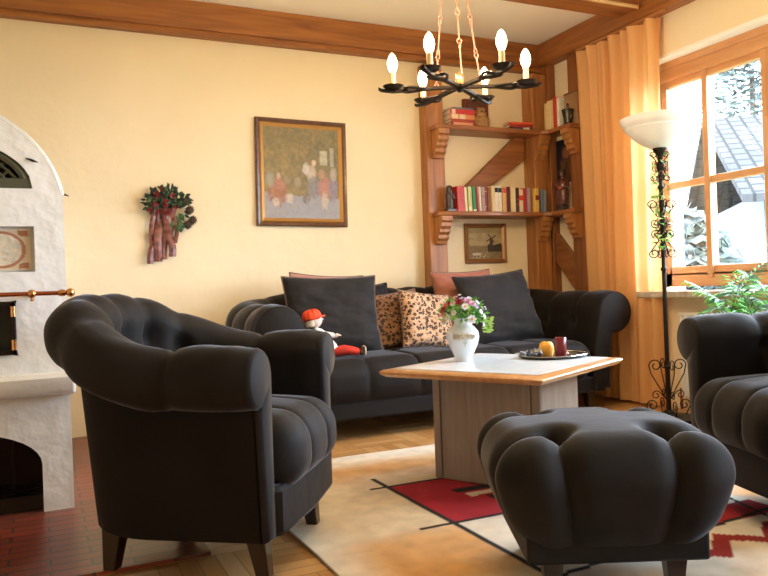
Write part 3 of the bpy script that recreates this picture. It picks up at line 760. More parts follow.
def vase():
    t = thing('vase', 'white porcelain vase with gold script standing on the coffee table', 'vase', (1.708, 2.86, TH+.001), -YAW)
    pr = [(0, 0), (.040, 0), (.042, .006), (.040, .018), (.052, .045), (.068, .08), (.074, .108), (.070, .132), (.054, .152), (.040, .163), (.038, .176), (.046, .190), (.048, .192), (.042, .190), (.034, .176), (.034, .165), (.045, .15), (.0, .149)]
    b = MB().lathe(pr, 36); b.build('vase_body', mat('white_porcelain', (.80, .80, .84), rough=.12, coat=.6), t, angle=70)
    # gold handwriting and a small sprig wrapped on the belly
    g = MB()
    def on(u, zz): a = -PI/2 + u/.074; r = .0745 if .09 < zz < .125 else .072; return Vector((r*math.cos(a), r*math.sin(a), zz))
    pts = [on(-.052+.104*i/70, .112+.010*math.sin(i*.95)*(1 if i % 20 < 14 else 1.4)) for i in range(71)]
    g.tube(pts, .0011, 5)
    g.tube([on(-.05, .128), on(-.054, .112), on(-.046, .100)], .0013, 5); g.tube([on(-.01, .130), on(-.008, .1)], .0012, 5); g.tube([on(.012, .130), on(.014, .1)], .0012, 5)
    g.build('gold_script', mat('gold_paint', (.55, .42, .22), rough=.3, metal=.6), t)
    g = MB(); g.tube([on(0, .10), on(.004, .085), on(.0, .066)], .0016, 5)
    for s in (-1, 1): g.tube([on(.002, .08), on(.010*s, .088)], .0022, 5)
    g.build('painted_sprig', mat('sprig_paint', (.45, .62, .40)), t)
    f = thing('flower_bouquet', 'mixed bouquet of pink, white and red flowers in the white vase', 'flowers', (1.708, 2.86, TH+.16))
    rn = random.Random(5)
    greens = [mat('fresh_leaf', (.16, .42, .05), rough=.5), mat('dark_leaf', (.05, .20, .04), rough=.5), mat('lime_leaf', (.42, .62, .14), rough=.5)]
    st = MB()
    lf = MB()
    def leafq(b, c, d, L, w, mi):
        d = d.normalized(); s = d.cross(Vector((rn.gauss(0, 1), rn.gauss(0, 1), rn.gauss(0, 1)))).normalized(); u = s.cross(d)*w*.35
        b.add([c, c+d*L*.45+s*w-u, c+d*L, c+d*L*.45-s*w-u, c+d*L*.5+u*.4], [(0, 1, 4), (1, 2, 4), (2, 3, 4), (3, 0, 4)], mi)
    for i in range(24):
        a = rn.random()*2*PI; r = rn.uniform(.02, .10); z = rn.uniform(.04, .13)
        st.tube([(0, 0, -.005), (r*.3*math.cos(a), r*.3*math.sin(a), z*.5), (r*math.cos(a), r*math.sin(a), z)], .0016, 5)
    st.build('stems', greens[1], f)
    for i in range(520):
        a = rn.random()*2*PI; e = rn.uniform(-.15, 1.2); r = rn.uniform(.4, 1)
        c = Vector((.105*r*math.cos(a)*math.cos(e), .105*r*math.sin(a)*math.cos(e), .035+.085*r*math.sin(e)))
        leafq(lf, c, Vector((c.x, c.y, c.z-.03))+Vector((rn.gauss(0, .05), rn.gauss(0, .05), rn.gauss(0, .05))), rn.uniform(.015, .035), rn.uniform(.004, .009), rn.choice((0, 0, 1, 2)))
    # trailing lime sprays at right
    for i in range(60):
        c = R_*rn.uniform(.08, .125)+Vector((0, 0, rn.uniform(-.03, .03)))+F_*rn.uniform(-.03, .03); leafq(lf, c, R_+Vector((0, 0, rn.uniform(-.5, .5))), .02, .007, 2)
    lf.build('foliage', greens, f, fix=False, smooth=False)
    cols = {'white_petal': (.85, .82, .86), 'pink_petal': (.80, .45, .60), 'red_petal': (.45, .03, .07), 'salmon_petal': (.80, .28, .20), 'lilac_petal': (.55, .40, .62)}
    spots = [('red_petal', -.02, .105, 0.02), ('red_petal', -.085, .075, .018), ('salmon_petal', -.075, .09, .016), ('pink_petal', .02, .105, .022), ('pink_petal', .04, .095, .018), ('lilac_petal', .0, .115, .018),
             ('white_petal', -.045, .10, .015), ('white_petal', .005, .085, .018), ('white_petal', -.045, .06, .014), ('white_petal', .03, .03, .022), ('white_petal', -.085, .025, .018), ('white_petal', -.07, .04, .014), ('white_petal', .075, .06, .013),
             ('white_petal', .10, .075, .011), ('white_petal', .09, .04, .012), ('pink_petal', -.03, .125, .014), ('white_petal', .03, .12, .012), ('white_petal', -.01, .135, .01), ('white_petal', .065, .10, .012), ('red_petal', -.06, .10, .014),
             ('salmon_petal', -.09, .055, .014), ('lilac_petal', .055, .085, .013), ('white_petal', .085, .005, .01), ('pink_petal', -.105, .045, .012)]
    for i, (cn, dx, dz, sz) in enumerate(spots):
        m = mat(cn, cols[cn], rough=.6)
        dep = -math.sqrt(max(.0005, .1125**2-dx*dx-(max(0, dz-.03)*1.1)**2))*.92
        c = R_*dx+F_*dep+Vector((0, 0, dz)); nrm = Vector((c.x, c.y, c.z*.6)).normalized()
        T = Matrix.Translation(c) @ nrm.to_track_quat('Z', 'Y').to_matrix().to_4x4()
        b = MB()
        for ring, (k, el, ss) in enumerate(((7, .25, 1), (6, .8, .75), (4, 1.3, .5))):
            for q in range(k):
                a = 2*PI*q/k+ring*.4; d = Vector((math.cos(a)*math.cos(el), math.sin(a)*math.cos(el), math.sin(el))); s = Vector((-math.sin(a), math.cos(a), 0))
                p0 = Vector((0, 0, 0)); L = sz*ss
                b.add([T @ v for v in (p0, d*L*.6+s*L*.38, d*L+s*L*.15, d*L-s*L*.15, d*L*.6-s*L*.38)], [(0, 1, 2, 3, 4)])
        bl = b.build('blossom', m, f, fix=False, smooth=False)
        if cn == 'white_petal' and sz > .013:
            MB().ball((0, 0, sz*.45), sz*.28, 5, T=T).build('flower_centre', mat('pollen_yellow', (.75, .45, .08)), bl)
    # reverse side so it stays full from other positions
    for i in range(16):
        a = rn.uniform(-.3, PI+.3)-YAW; e = rn.uniform(0, 1.2); c = Vector((.10*math.cos(a)*math.cos(e), .10*math.sin(a)*math.cos(e), .04+.085*math.sin(e)))
        T = Matrix.Translation(c) @ c.normalized().to_track_quat('Z', 'Y').to_matrix().to_4x4(); b = MB(); sz = rn.uniform(.011, .018)
        for q in range(7):
            an = 2*PI*q/7; d = Vector((math.cos(an)*.95, math.sin(an)*.95, .3)); s = Vector((-math.sin(an), math.cos(an), 0))
            b.add([T @ v for v in (Vector((0, 0, 0)), d*sz*.6+s*sz*.38, d*sz, d*sz*.6-s*sz*.38)], [(0, 1, 2, 3)])
        cn = rn.choice(list(cols)); b.build('blossom', mat(cn, cols[cn]), f, fix=False, smooth=False)
vase()

def tray_group():
    c = Vector((2.10, 2.72, TH+.001))
    t = thing('tray', 'oval dark silver tray with decorations on the coffee table', 'tray', c, math.radians(10))
    pr = [(0, .004), (.13, .004), (.155, .006), (.172, .013), (.175, .013), (.158, .002), (.13, 0), (0, 0)]
    b = MB().lathe(pr, 48, T=Matrix.Diagonal((1, .8, 1, 1))); b.build('tray_plate', mat('tarnished_silver', (.20, .18, .19), rough=.22, metal=.85), t, angle=60)
    MB().tube([(.165*math.cos(2*PI*i/48), .132*math.sin(2*PI*i/48), .0125) for i in range(48)], .0025, 6, closed=True).build('tray_bead', mat('bright_silver', (.7, .68, .66), rough=.2, metal=1), t)
    z = TH+.006
    k = thing('candle', 'dark red pillar candle standing on the silver tray', 'candle', (2.095, 2.665, z))
    MB().lathe([(0, 0), (.0245, 0), (.0255, .004), (.0255, .083), (.023, .086), (.018, .083), (0, .081)], 28).build('wax', mat('red_wax', (.17, .005, .012), rough=.3, coat=.3), k)
    MB().tube([(0, 0, .08), (.001, 0, .09)], .0012, 5).build('wick', mat('wick', (.03, .03, .03)), k)
    k = thing('candle', 'short orange-yellow candle behind the red one on the tray', 'candle', (2.085, 2.755, z), .3)
    MB().lathe([(0, 0), (.028, 0), (.033, .012), (.034, .035), (.029, .055), (.020, .062), (0, .060)], 28).build('wax', mat('orange_wax', (.90, .42, .05), rough=.4), k)
    MB().tube([(0, 0, .058), (.001, 0, .070)], .0012, 5).build('wick', MATS['wick'], k)
    # silver leaf ornament
    s = thing('leaf_ornament', 'silver and glass leaf ornament lying on the tray left of the candles', 'ornament', (1.990, 2.750, z))
    rn = random.Random(3); b = MB()
    for i in range(34):
        a = rn.random()*2*PI; e = rn.uniform(.05, .95); d = Vector((math.cos(a)*math.cos(e), math.sin(a)*math.cos(e), math.sin(e))); sd = d.cross(Vector((rn.gauss(0, 1), rn.gauss(0, 1), 1))).normalized()
        c0 = Vector((rn.uniform(-.025, .025), rn.uniform(-.02, .02), .004)); L = rn.uniform(.03, .055); w = L*.24; u = d.cross(sd)*w*.6
        b.add([c0, c0+d*L*.5+sd*w, c0+d*L, c0+d*L*.5-sd*w, c0+d*L*.5+u], [(0, 1, 4), (1, 2, 4), (2, 3, 4), (3, 0, 4)])
    b.build('silver_leaves', mat('silver_leaf', (.62, .66, .72), rough=.2, metal=.9), s, fix=False, smooth=False)
    for (x, y, r) in ((.03, -.03, .013), (-.03, .02, .012), (.0, -.035, .010)):
        MB().ball((x, y, r), r, 8).build('bead', mat('dark_glass_bead', (.06, .07, .12), rough=.08, coat=1), s)
    w = thing('walnut', 'small golden nut on the tray right of the red candle', 'nut', (2.150, 2.70, z))
    MB().ball((0, 0, .009), .012, 8, (1.2, 1, .75)).build('nut_shell', mat('nut_gold', (.55, .30, .10), rough=.35), w)
    MB().tube([(-.0145, 0, .009), (0, 0, .019), (.0145, 0, .009)], .001, 5).build('seam', mat('nut_seam', (.35, .18, .06)), w)
tray_group()

# ------------------------------------------------------------ cushions and doll
def cushion(label, c, w, h, th, face, lean, roll, m, mp, name='cushion', seed=0, group='cushions on the sofa', wr=.012):
    t = thing(name, label, 'cushion', c, 0, group)
    # local frame: face = horizontal direction the cushion faces, lean = backwards tilt
    f = Vector((math.sin(math.radians(face)), -math.cos(math.radians(face)), 0)); side = Vector((-f.y, f.x, 0)); up = Vector((0, 0, 1))
    n = (f*math.cos(math.radians(lean))+up*math.sin(math.radians(lean))).normalized(); u = (up*math.cos(math.radians(lean))-f*math.sin(math.radians(lean))).normalized()
    s = side*math.cos(math.radians(roll))+u*math.sin(math.radians(roll)); u = u*math.cos(math.radians(roll))-side*math.sin(math.radians(roll))
    N = 44; b = MB()
    def pt(a, d, sg):
        ex = 1-.07*(1-d*d)*abs(a)**3; ey = 1-.07*(1-a*a)*abs(d)**3
        T = max(0, (1-a**4)*(1-d**4))**.55*th/2
        T *= 1+.08*fbm(a*2, d*2, seed)
        T += sg*0 + wr*(fbm(a*1.4+d*3, d*2-a, seed+3)+.35*fbm(a*2+d*9, d*7-a*3, seed+9))*min(1, T/.03)
        return s*(a*w/2*ex)+u*(d*h/2*ey)+n*(sg*T)
    A = [-1+2*i/N for i in range(N+1)]
    for sg in (1, -1): b.grid([[pt(a, d, sg) for d in A] for a in A])
    b.build('cushion_cover', m, t, angle=70)
    ed = [pt(a, -1, 0) for a in A[:-1]]+[pt(1, d, 0) for d in A[:-1]]+[pt(-a, 1, 0) for a in A[:-1]]+[pt(-1, -d, 0) for d in A[:-1]]
    MB().tube(ed, .005, 6, closed=True).build('piping', mp, t)
    return t
def leopard(name, base, mid, dark):
    m = bpy.data.materials.new(name); m.use_nodes = True; nt = m.node_tree; b = nt.nodes['Principled BSDF']; L = nt.links.new
    t = nt.nodes.new('ShaderNodeTexCoord'); n = nt.nodes.new('ShaderNodeTexNoise'); n.inputs['Scale'].default_value = 26; n.inputs['Detail'].default_value = 2; L(t.outputs['Object'], n.inputs[0])
    mx = nt.nodes.new('ShaderNodeMixRGB'); mx.inputs[0].default_value = .014; L(t.outputs['Object'], mx.inputs[1]); L(n.outputs['Color'], mx.inputs[2])
    v = nt.nodes.new('ShaderNodeTexVoronoi'); v.inputs['Scale'].default_value = 44; v.inputs['Randomness'].default_value = .8; L(mx.outputs[0], v.inputs[0])
    r = nt.nodes.new('ShaderNodeValToRGB'); e = r.color_ramp.elements; r.color_ramp.interpolation = 'LINEAR'
    e[0].position = .0; e[0].color = mid+(1,); e[1].position = .70; e[1].color = base+(1,)
    for p, c in ((.18, mid), (.24, dark), (.46, dark), (.52, base)): x = e.new(p); x.color = c+(1,)
    L(v.outputs['Distance'], r.inputs[0])
    n2 = nt.nodes.new('ShaderNodeTexNoise'); n2.inputs['Scale'].default_value = 48; L(t.outputs['Object'], n2.inputs[0])
    g = nt.nodes.new('ShaderNodeMath'); g.operation = 'GREATER_THAN'; g.inputs[1].default_value = .60; L(n2.outputs[0], g.inputs[0])
    m2 = nt.nodes.new('ShaderNodeMixRGB'); m2.inputs[2].default_value = base+(1,); L(g.outputs[0], m2.inputs[0]); L(r.outputs[0], m2.inputs[1])
    L(m2.outputs[0], b.inputs['Base Color']); b.inputs['Roughness'].default_value = .8; b.inputs['Sheen Weight'].default_value = .2
    return m
m_cush = mat('charcoal_velvet', (.030, .027, .027), rough=.8, spec=.15, sheen=.3, sheencol=(.8, .78, .78), col2=(.022, .020, .020), vscale=8, bump=.3, bscale=10, bdist=.012)
m_pip = mat('piping_brown', (.16, .085, .06), rough=.7)
m_rose = mat('dusty_rose_cloth', (.42, .22, .18), rough=.85, sheen=.3)
SX = 2.27
cushion('large charcoal velvet cushion behind the seated doll', (1.61, 4.22, .685), .60, .50, .17, -4, 16, -1, m_cush, m_pip, seed=1)
cushion('dusty rose cushion peeking above the charcoal one behind the doll', (1.66, 4.42, .70), .50, .50, .12, 0, 14, -4, m_rose, m_pip, seed=2)
cushion('leopard print cushion leaning in the middle of the sofa', (2.22, 4.16, .625), .38, .38, .14, 6, 20, -8, leopard('leopard_print', (.56, .33, .19), (.30, .13, .05), (.022, .012, .008)), m_pip, seed=3)
cushion('darker brown leopard print cushion tucked behind the brighter one', (2.06, 4.30, .63), .38, .38, .12, -8, 18, 6, leopard('leopard_print_brown', (.26, .12, .05), (.10, .04, .015), (.012, .007, .005)), m_pip, seed=4)
cushion('black velvet cushion between the charcoal cushion and the leopard print ones', (1.88, 4.38, .65), .42, .44, .13, 0, 15, 3, m_velvet, m_velvet, seed=6)
cushion('large charcoal velvet cushion tilted behind the flower vase', (2.80, 4.20, .68), .62, .50, .17, 6, 20, 4, m_cush, m_cush, seed=5)
cushion('reddish cushion edge showing above the charcoal one behind the vase', (2.66, 4.40, .71), .48, .48, .12, 0, 14, 1, mat('terracotta_cloth', (.36, .13, .085), rough=.85, sheen=.3), m_pip, seed=7)

def doll():
    # sits on the left end of the sofa, looking to the right (world +x)
    t = thing('doll', 'small doll in orange-red cap, white shirt and red trousers sitting on the sofa', 'doll', (1.50, 3.92, .462), math.radians(-18))
    skin = mat('porcelain_skin', (.74, .60, .55), rough=.4); cloth = mat('white_shirt', (.78, .74, .74), rough=.8); red = mat('red_trousers', (.55, .035, .02), rough=.8, bump=.3, bscale=60, bdist=.003)
    cap = mat('orange_red_wool', (.75, .07, .02), rough=.9, bump=.5, bscale=90, bdist=.003); shoe = mat('brown_shoe', (.05, .018, .012), rough=.4); hair = mat('white_hair', (.80, .76, .72), rough=.8)
    # body
    b = MB(); b.lathe([(0, 0), (.038, .005), (.045, .04), (.040, .09), (.036, .13), (.030, .155), (.016, .17), (.014, .19), (0, .19)], 18, T=Matrix.Diagonal((.85, 1.05, 1, 1)))
    b.build('shirt', cloth, t)
    h = MB(); h.ball((.008, 0, .228), .045, 10, (1, .92, 1.05)); h.ball((.052, 0, .222), .008, 5, (1, .8, .9)); h.ball((-.002, .042, .225), .009, 5, (.6, .5, 1)); h.ball((-.002, -.042, .225), .009, 5, (.6, .5, 1))
    hd = h.build('head', skin, t)
    for s in (-1, 1): MB().ball((.046, s*.016, .236), .005, 5).build('eye', mat('black_eye', (.01, .01, .01), rough=.1), hd)
    e = MB(); e.tube([(.049, -.012, .206), (.053, 0, .203), (.049, .012, .206)], .002, 5); e.build('mouth', mat('mouth_red', (.5, .05, .05)), hd)
    hr = MB()
    rn = random.Random(2)
    for i in range(40):
        a = PI/2+PI*rn.random(); r = .042; x = r*math.cos(a); y = r*math.sin(a)
        hr.tube([(x*.9, y*.95, .245), (x*1.12, y*1.1, .222), (x*1.05, y*1.08, .196)], .0045, 5)
    hr.build('hair', hair, t)
    c = MB(); rows = []
    for i in range(11):
        el = PI/2*i/10; row = []
        for k in range(32):
            a = 2*PI*k/32; rr = .057*math.cos(el)**.8*(1+.035*math.cos(a*11)*math.cos(el)); row.append(Vector((-.004+rr*math.cos(a), rr*math.sin(a), .238+.052*math.sin(el)+.004*math.cos(a*11)*math.sin(2*el))))
        rows.append(row)
    rows.insert(0, [Vector((-.004+.050*math.cos(2*PI*k/32), .050*math.sin(2*PI*k/32), .230)) for k in range(32)])
    c.grid(rows, cv=True); ca = c.build('knitted_cap', cap, t)
    p = MB(); rows = []
    for i in range(9):
        a = -1.0+2.0*i/8; rows.append([Vector((.046*math.cos(a)+d*math.cos(a), .050*math.sin(a)+d*math.sin(a)*.4, .242-d*.05+zz)) for d, zz in ((0, .003), (.028*math.cos(a*.9), .003), (.028*math.cos(a*.9), -.004), (0, -.004))])
    p.grid(rows, cv=True); p.build('cap_peak', cap, ca)
    for s in (-1, 1):
        MB().tube([(0, s*.040, .150), (.022, s*.056, .115), (.058, s*.044, .082)], [.018, .017, .012], 10).build('sleeve', cloth, t)
        hb = MB(); hb.ball((.068, s*.043, .073), .011, 6, (1.2, .8, .7))
        for q in range(4): hb.tube([(.074, s*.043+(q-1.5)*.0045, .072), (.083, s*.043+(q-1.5)*.005, .066), (.087, s*.043+(q-1.5)*.005, .059)], .0025, 5)
        hb.tube([(.066, s*.043-s*.009, .072), (.073, s*.043-s*.015, .067)], .0028, 5)
        hb.build('hand', skin, t)
        MB().tube([(.0, s*.022, .028), (.055, s*.032, .036), (.10, s*.038, .030), (.135, s*.042, .022)], [.026, .027, .022, .018], 12).build('trouser_leg', red, t)
        sh = MB().ball((.150, s*.044, .018), .018, 7, (1.0, .8, .9)); sh.ball((.160, s*.044, .034), .017, 7, (.6, .8, 1.2)); so = sh.build('shoe', shoe, t)
        MB().ball((.1695, s*.044, .030), .020, 8, (.22, .72, 1.3)).build('shoe_sole', mat('cream_sole', (.80, .68, .45)), so)
    lean = Matrix.Translation((.0, 0, .02)) @ Matrix.Rotation(math.radians(-36), 4, 'Y')
    nod = Matrix.Translation((0, 0, .19)) @ Matrix.Rotation(math.radians(26), 4, 'Y') @ Matrix.Translation((0, 0, -.19))
    for o in t.children:
        if o.name.startswith(('head', 'hair', 'knitted')): o.matrix_local = lean @ nod
        elif not o.name.startswith(('trouser', 'shoe')): o.matrix_local = lean
doll()

# ------------------------------------------------------------ corner shelves
def shelf(zt, ret_y, label, name):
    t = thing('corner_shelf', label, 'shelf', (2.62, WY, zt))
    X0, Y0 = 2.62, WY
    yf = 4.60; xr = 3.54
    poly = [(2.60, WY-.001), (2.60, yf+.03), (2.66, yf), (xr-.04, yf), (xr, yf-.04), (xr, ret_y), (WX-.001, ret_y), (WX-.001, WY-.001)]
    b = MB().prism([(a-X0, c-Y0) for a, c in poly], -.034, 0, axis='z'); b.build('board', m_shelfw, t, bevel=.007)
    # stepped corbels
    def corbel(T, m=MATS['post_wood_dark']):
        pr = [(0, 0), (-.17, 0), (-.17, -.035), (-.145, -.045), (-.145, -.075), (-.115, -.09), (-.115, -.115), (-.085, -.13), (-.085, -.16), (-.05, -.175), (-.04, -.20), (0, -.20)]
        MB().prism(pr, -.045, .045, axis='x', T=T).build('corbel', m_post, t, bevel=.004)
    corbel(Matrix.Translation((2.655-X0, 4.72-Y0, -.034)) @ Matrix.Diagonal((1, .72, 1, 1)))
    corbel(Matrix.Translation((3.54-X0, 4.68-Y0, -.034)) @ Matrix.Diagonal((1.1, .5, .9, 1)))
    corbel(Matrix.Translation((WX-.06-X0, 4.37-Y0, -.034)) @ Matrix.Rotation(-PI/2, 4, 'Z') @ Matrix.Diagonal((1, .62, .9, 1)))
    return t
SZ1, SZ2 = 1.375, 2.0
shelf(SZ1, 4.31, 'lower corner shelf carrying the upright row of books', 'lower')
shelf(SZ2, 4.31, 'upper corner shelf with stacked books, close below the ceiling beam', 'upper')

m_page = mat('book_pages', (.78, .70, .52), rough=.9)
def book(label, T, w, h, d, col, group, band=None, top=None, cat='book'):
    """spine faces local -y, thickness along x"""
    t = bpy.data.objects.new('book', None); COL.objects.link(t); t.matrix_world = T; tag(t, label, cat, group); t.empty_display_size = .03
    m = mat('cover_%02x%02x%02x' % tuple(int(v*255) for v in col), col, rough=.45, var=.15, vscale=60)
    b = MB(); k = .0022
    sp = [(-w/2, d), (-w/2, .003), (-w/2+.003, 0), (w/2-.003, 0), (w/2, .003), (w/2, d), (w/2-k, d), (w/2-k, k+.001), (-w/2+k, k+.001), (-w/2+k, d)]
    b.prism(sp, 0, h, axis='z'); b.build('cover', m, t, smooth=False)
    MB().box(-w/2+k, w/2-k, k+.001, d-.004, .004, h-.005).build('pages', m_page, t, smooth=False)
    if band:
        b = MB()
        for z0, z1 in band[1]: b.box(-w/2+.001, w/2-.001, -.0006, .001, z0*h, z1*h)
        b.build('spine_label', mat('label_%02x%02x%02x' % tuple(int(v*255) for v in band[0]), band[0], rough=.5), t, smooth=False)
    return t
# px-derived x positions on the shelf: (x0, x1, height, colour, tilt, label, band)
def bookrow():
    g = 'upright books on the lower shelf'
    L = [(.056, .185, (.50, .03, .02), 3, 'thick bright red book at the left end beside the statuette', None),
         (.020, .180, (.72, .60, .34), 5, 'cream book leaning between the thick red and pale green books', None),
         (.024, .182, (.55, .56, .20), 4, 'pale yellow-green book right of the cream leaning one', ((.72, .62, .35), [(.05, .2)])),
         (.014, .180, (.70, .66, .50), 4, 'thin off-white book left of the green one', None),
         (.026, .186, (.02, .26, .08), 5, 'emerald green book on the lower shelf', ((.75, .7, .6), [(.03, .1)])),
         (.012, .180, (.40, .05, .04), 5, 'thin dark red book right of the green book', None),
         (.015, .184, (.82, .62, .55), 4, 'thin pink-white book right of the green book', None),
         (.026, .182, (.33, .27, .23), 2, 'grey-brown book between the pink and wine red books', ((.2, .16, .14), [(.6, .66)])),
         (.022, .186, (.28, .02, .03), 1, 'wine red book left of the brown one', ((.5, .3, .1), [(.8, .84), (.2, .23)])),
         (.024, .184, (.24, .09, .04), 0, 'brown book left of the tall yellow-cream volume', None),
         (.026, .194, (.74, .58, .30), 0, 'yellow-cream volume left of the twin white books', ((.55, .4, .2), [(.66, .68)])),
         (.028, .194, (.80, .76, .66), 0, 'left of the twin white books with black title panel', ((.015, .015, .02), [(.76, .94)])),
         (.028, .194, (.80, .76, .66), 0, 'right of the twin white books with black title panel', ((.015, .015, .02), [(.76, .94)])),
         (.032, .190, (.62, .38, .14), 0, 'tan book with red head right of the twin white books', ((.50, .08, .04), [(.76, .95)])),
         (.026, .192, (.10, .015, .02), 0, 'black-maroon book right of the tan one', None),
         (.020, .182, (.78, .66, .30), 0, 'pale yellow book right of the black-maroon one', None),
         (.024, .186, (.80, .72, .52), 0, 'cream book left of the thin black one', None),
         (.020, .186, (.05, .02, .02), -1, 'thin black book with red spots between two cream books', ((.5, .05, .03), [(.3, .36), (.5, .54)])),
         (.034, .176, (.78, .70, .50), 0, 'cream book with red square label', ((.60, .06, .02), [(.52, .74)])),
         (.026, .186, (.42, .03, .05), 0, 'crimson book left of the mauve one', None),
         (.024, .186, (.42, .27, .30), 0, 'mauve book right of the crimson one', None),
         (.015, .180, (.22, .10, .05), 0, 'thin brown book left of the yellow one', None),
         (.030, .182, (.78, .48, .10), 0, 'yellow book with dark red label near the corner post', ((.20, .02, .02), [(.5, .7)])),
         (.012, .180, (.04, .06, .03), 0, 'thin black-green book right of the yellow one', None),
         (.024, .172, (.16, .18, .26), -2, 'slate blue book in front of the corner post', None),
         (.020, .168, (.20, .20, .24), -3, 'grey-blue book at the right end of the row', None)]
    tot = sum(b[0]+.0016 for b in L); x = 2.765; sc = (3.545-2.765)/tot
    rn = random.Random(4)
    for w, h, c, tilt, lab, band in L:
        w *= sc; x += .0016*sc
        yy = 4.645+rn.uniform(-.012, .012) if x < 3.43 else 4.615
        dd = rn.uniform(.11, .135) if x < 3.43 else .062
        T = Matrix.Translation((x+w/2, yy, SZ1+.0015)) @ Matrix.Rotation(math.radians(-tilt*.45), 4, 'Y')
        book(lab+' on the lower shelf' if 'shelf' not in lab else lab, T, w-.0012, h, dd, c, g, band); x += w
bookrow()

def lying(label, x, y, z, w, h, d, col, rz, group, band=None):
    # book lying flat, spine facing the room: thickness vertical
    T = Matrix.Translation((x, y, z+w/2)) @ Matrix.Rotation(math.radians(rz), 4, 'Z') @ Matrix.Rotation(PI/2, 4, 'Y') @ Matrix.Translation((0, 0, -h/2))
    return book(label, T, w, h, d, col, group, band)
def upper_items():
    g = 'stacked books at the left of the upper shelf'; z = SZ2+.001
    for lab, w, h, c, rz, band in (('dark red book at the bottom of the left upper stack', .030, .205, (.30, .03, .02), 0, ((.7, .3, .15), [(.1, .9)])),
                             ('brown-red book second from the bottom of the left upper stack', .022, .20, (.42, .06, .03), 1, None),
                             ('orange and cream book in the middle of the left upper stack', .036, .205, (.72, .26, .10), 0, ((.80, .60, .38), [(.04, .30), (.36, .60)])),
                             ('bright red book second from the top of the left upper stack', .034, .205, (.62, .04, .03), -2, ((.75, .55, .4), [(.06, .2)])),
                             ('slate grey book on top of the left upper stack', .014, .18, (.16, .17, .22), 2, None)):
        lying(lab, 2.845, 4.65, z, w, h, .13, c, rz, g, band); z += w+.0005
    g = 'flat books near the corner of the upper shelf'; z = SZ2+.001
    for lab, w, h, c, rz, band in (('navy blue book at the bottom of the small corner stack', .024, .16, (.04, .07, .12), -18, ((.6, .6, .5), [(.6, .9)])),
                             ('dark red book in the middle of the small corner stack', .022, .19, (.34, .03, .02), -6, None),
                             ('orange-red book on top of the small corner stack', .018, .20, (.70, .10, .04), -10, None)):
        lying(lab, 3.36, 4.655, z, w, h, .115, c, rz, g, band); z += w+.0005
    # standing books against the right wall: spine faces -x
    g = 'upright books on the right arm of the upper shelf'
    y = 4.652
    for lab, w, h, c, band in (('pale yellow book left of the upper right row', .036, .215, (.74, .56, .26), None), ('cream book second in the upper right row', .040, .225, (.80, .64, .34), None),
                         ('beige book third in the upper right row', .030, .225, (.70, .52, .26), None), ('red book fourth in the upper right row beside the tankard', .045, .235, (.55, .05, .02), None),
                         ('white book between the red book and the tankard', .022, .225, (.82, .78, .68), None)):
        y -= w/2+.001
        T = Matrix.Translation((3.575, y, SZ2+.001)) @ Matrix.Rotation(-PI/2, 4, 'Z')
        book(lab, T, w-.001, h, .11, c, g, band); y -= w/2
    # brown box behind the tankard
    t = thing('wooden_box', 'upright brown wooden box behind the dark tankard on the upper shelf', 'box', (WX-.045, 4.395, SZ2+.001))
    rb(-.035, .035, -.075, .065, 0, .235).build('box_body', mat('box_brown', (.38, .22, .10), rough=.5, var=.3), t, bevel=.004)
    rb(-.038, .038, -.078, .068, .235, .247).build('box_lid', mat('box_lid_brown', (.20, .09, .035), rough=.5), t, bevel=.003)
    # tankard
    t = thing('tankard', 'small dark pewter tankard with lid knob on the upper shelf', 'tankard', (3.588, 4.385, SZ2+.001), math.radians(250))
    MB().lathe([(0, 0), (.034, 0), (.036, .006), (.030, .014), (.033, .05), (.040, .085), (.044, .10), (.042, .104), (.036, .098), (0, .094)], 24).build('tankard_body', mat('pewter', (.06, .055, .045), rough=.35, metal=.7), t)
    MB().lathe([(.046, .104), (.047, .110), (.03, .118), (.008, .124), (.006, .14), (.010, .148), (.006, .16), (0, .162)], 20).build('tankard_lid', MATS['pewter'], t)
    MB().tube([(.034, 0, .088), (.062, 0, .084), (.068, 0, .055), (.056, 0, .028), (.032, 0, .020)], .005, 8).build('handle', MATS['pewter'], t)
    # dark board behind
    t = thing('wooden_plaque', 'dark red-brown wooden plaque leaning on the wall behind the carved owl', 'plaque', (3.045, 4.80, SZ2+.001))
    rb(-.11, .11, -.02, .015, 0, .245).build('panel', mat('plaque_brown', (.17, .035, .018), rough=.5, var=.3), t, bevel=.006)
    rb(-.085, .085, -.026, -.019, .025, .22).build('inner_panel', mat('plaque_brown_inner', (.11, .03, .015), rough=.5, var=.3), t, bevel=.003)
    # carved owl
    t = thing('owl_figurine', 'golden-brown carved owl figurine beside the stacked books on the upper shelf', 'figurine', (3.015, 4.67, SZ2+.001), 0)
    m = mat('golden_carving', (.42, .22, .07), rough=.6, bump=.8, bscale=90, bdist=.006, col2=(.24, .11, .035), vscale=60)
    b = MB(); b.lathe([(0, 0), (.052, 0), (.060, .02), (.062, .05), (.052, .075), (.040, .088), (.042, .10), (.043, .12), (.034, .14), (.018, .15), (0, .152)], 24, T=Matrix.Diagonal((1, .8, 1, 1))); b.build('owl_body', m, t)
    for s in (-1, 1):
        w_ = MB().ball((s*.05, 0, .05), .03, 8, (.5, .9, 1.5)).build('wing', m, t)
        MB().lathe([(.014, 0), (.006, .012), (0, .024)], 8, (s*.024, 0, .138)).build('ear_tuft', m, t)
        MB().ball((s*.015, -.034, .118), .008, 6).build('eye', mat('owl_eye', (.03, .015, .01), rough=.2), t)
    MB().lathe([(.005, 0), (0, -.016)], 8, (0, -.038, .11)).build('beak', mat('owl_beak', (.2, .09, .03)), t)
upper_items()

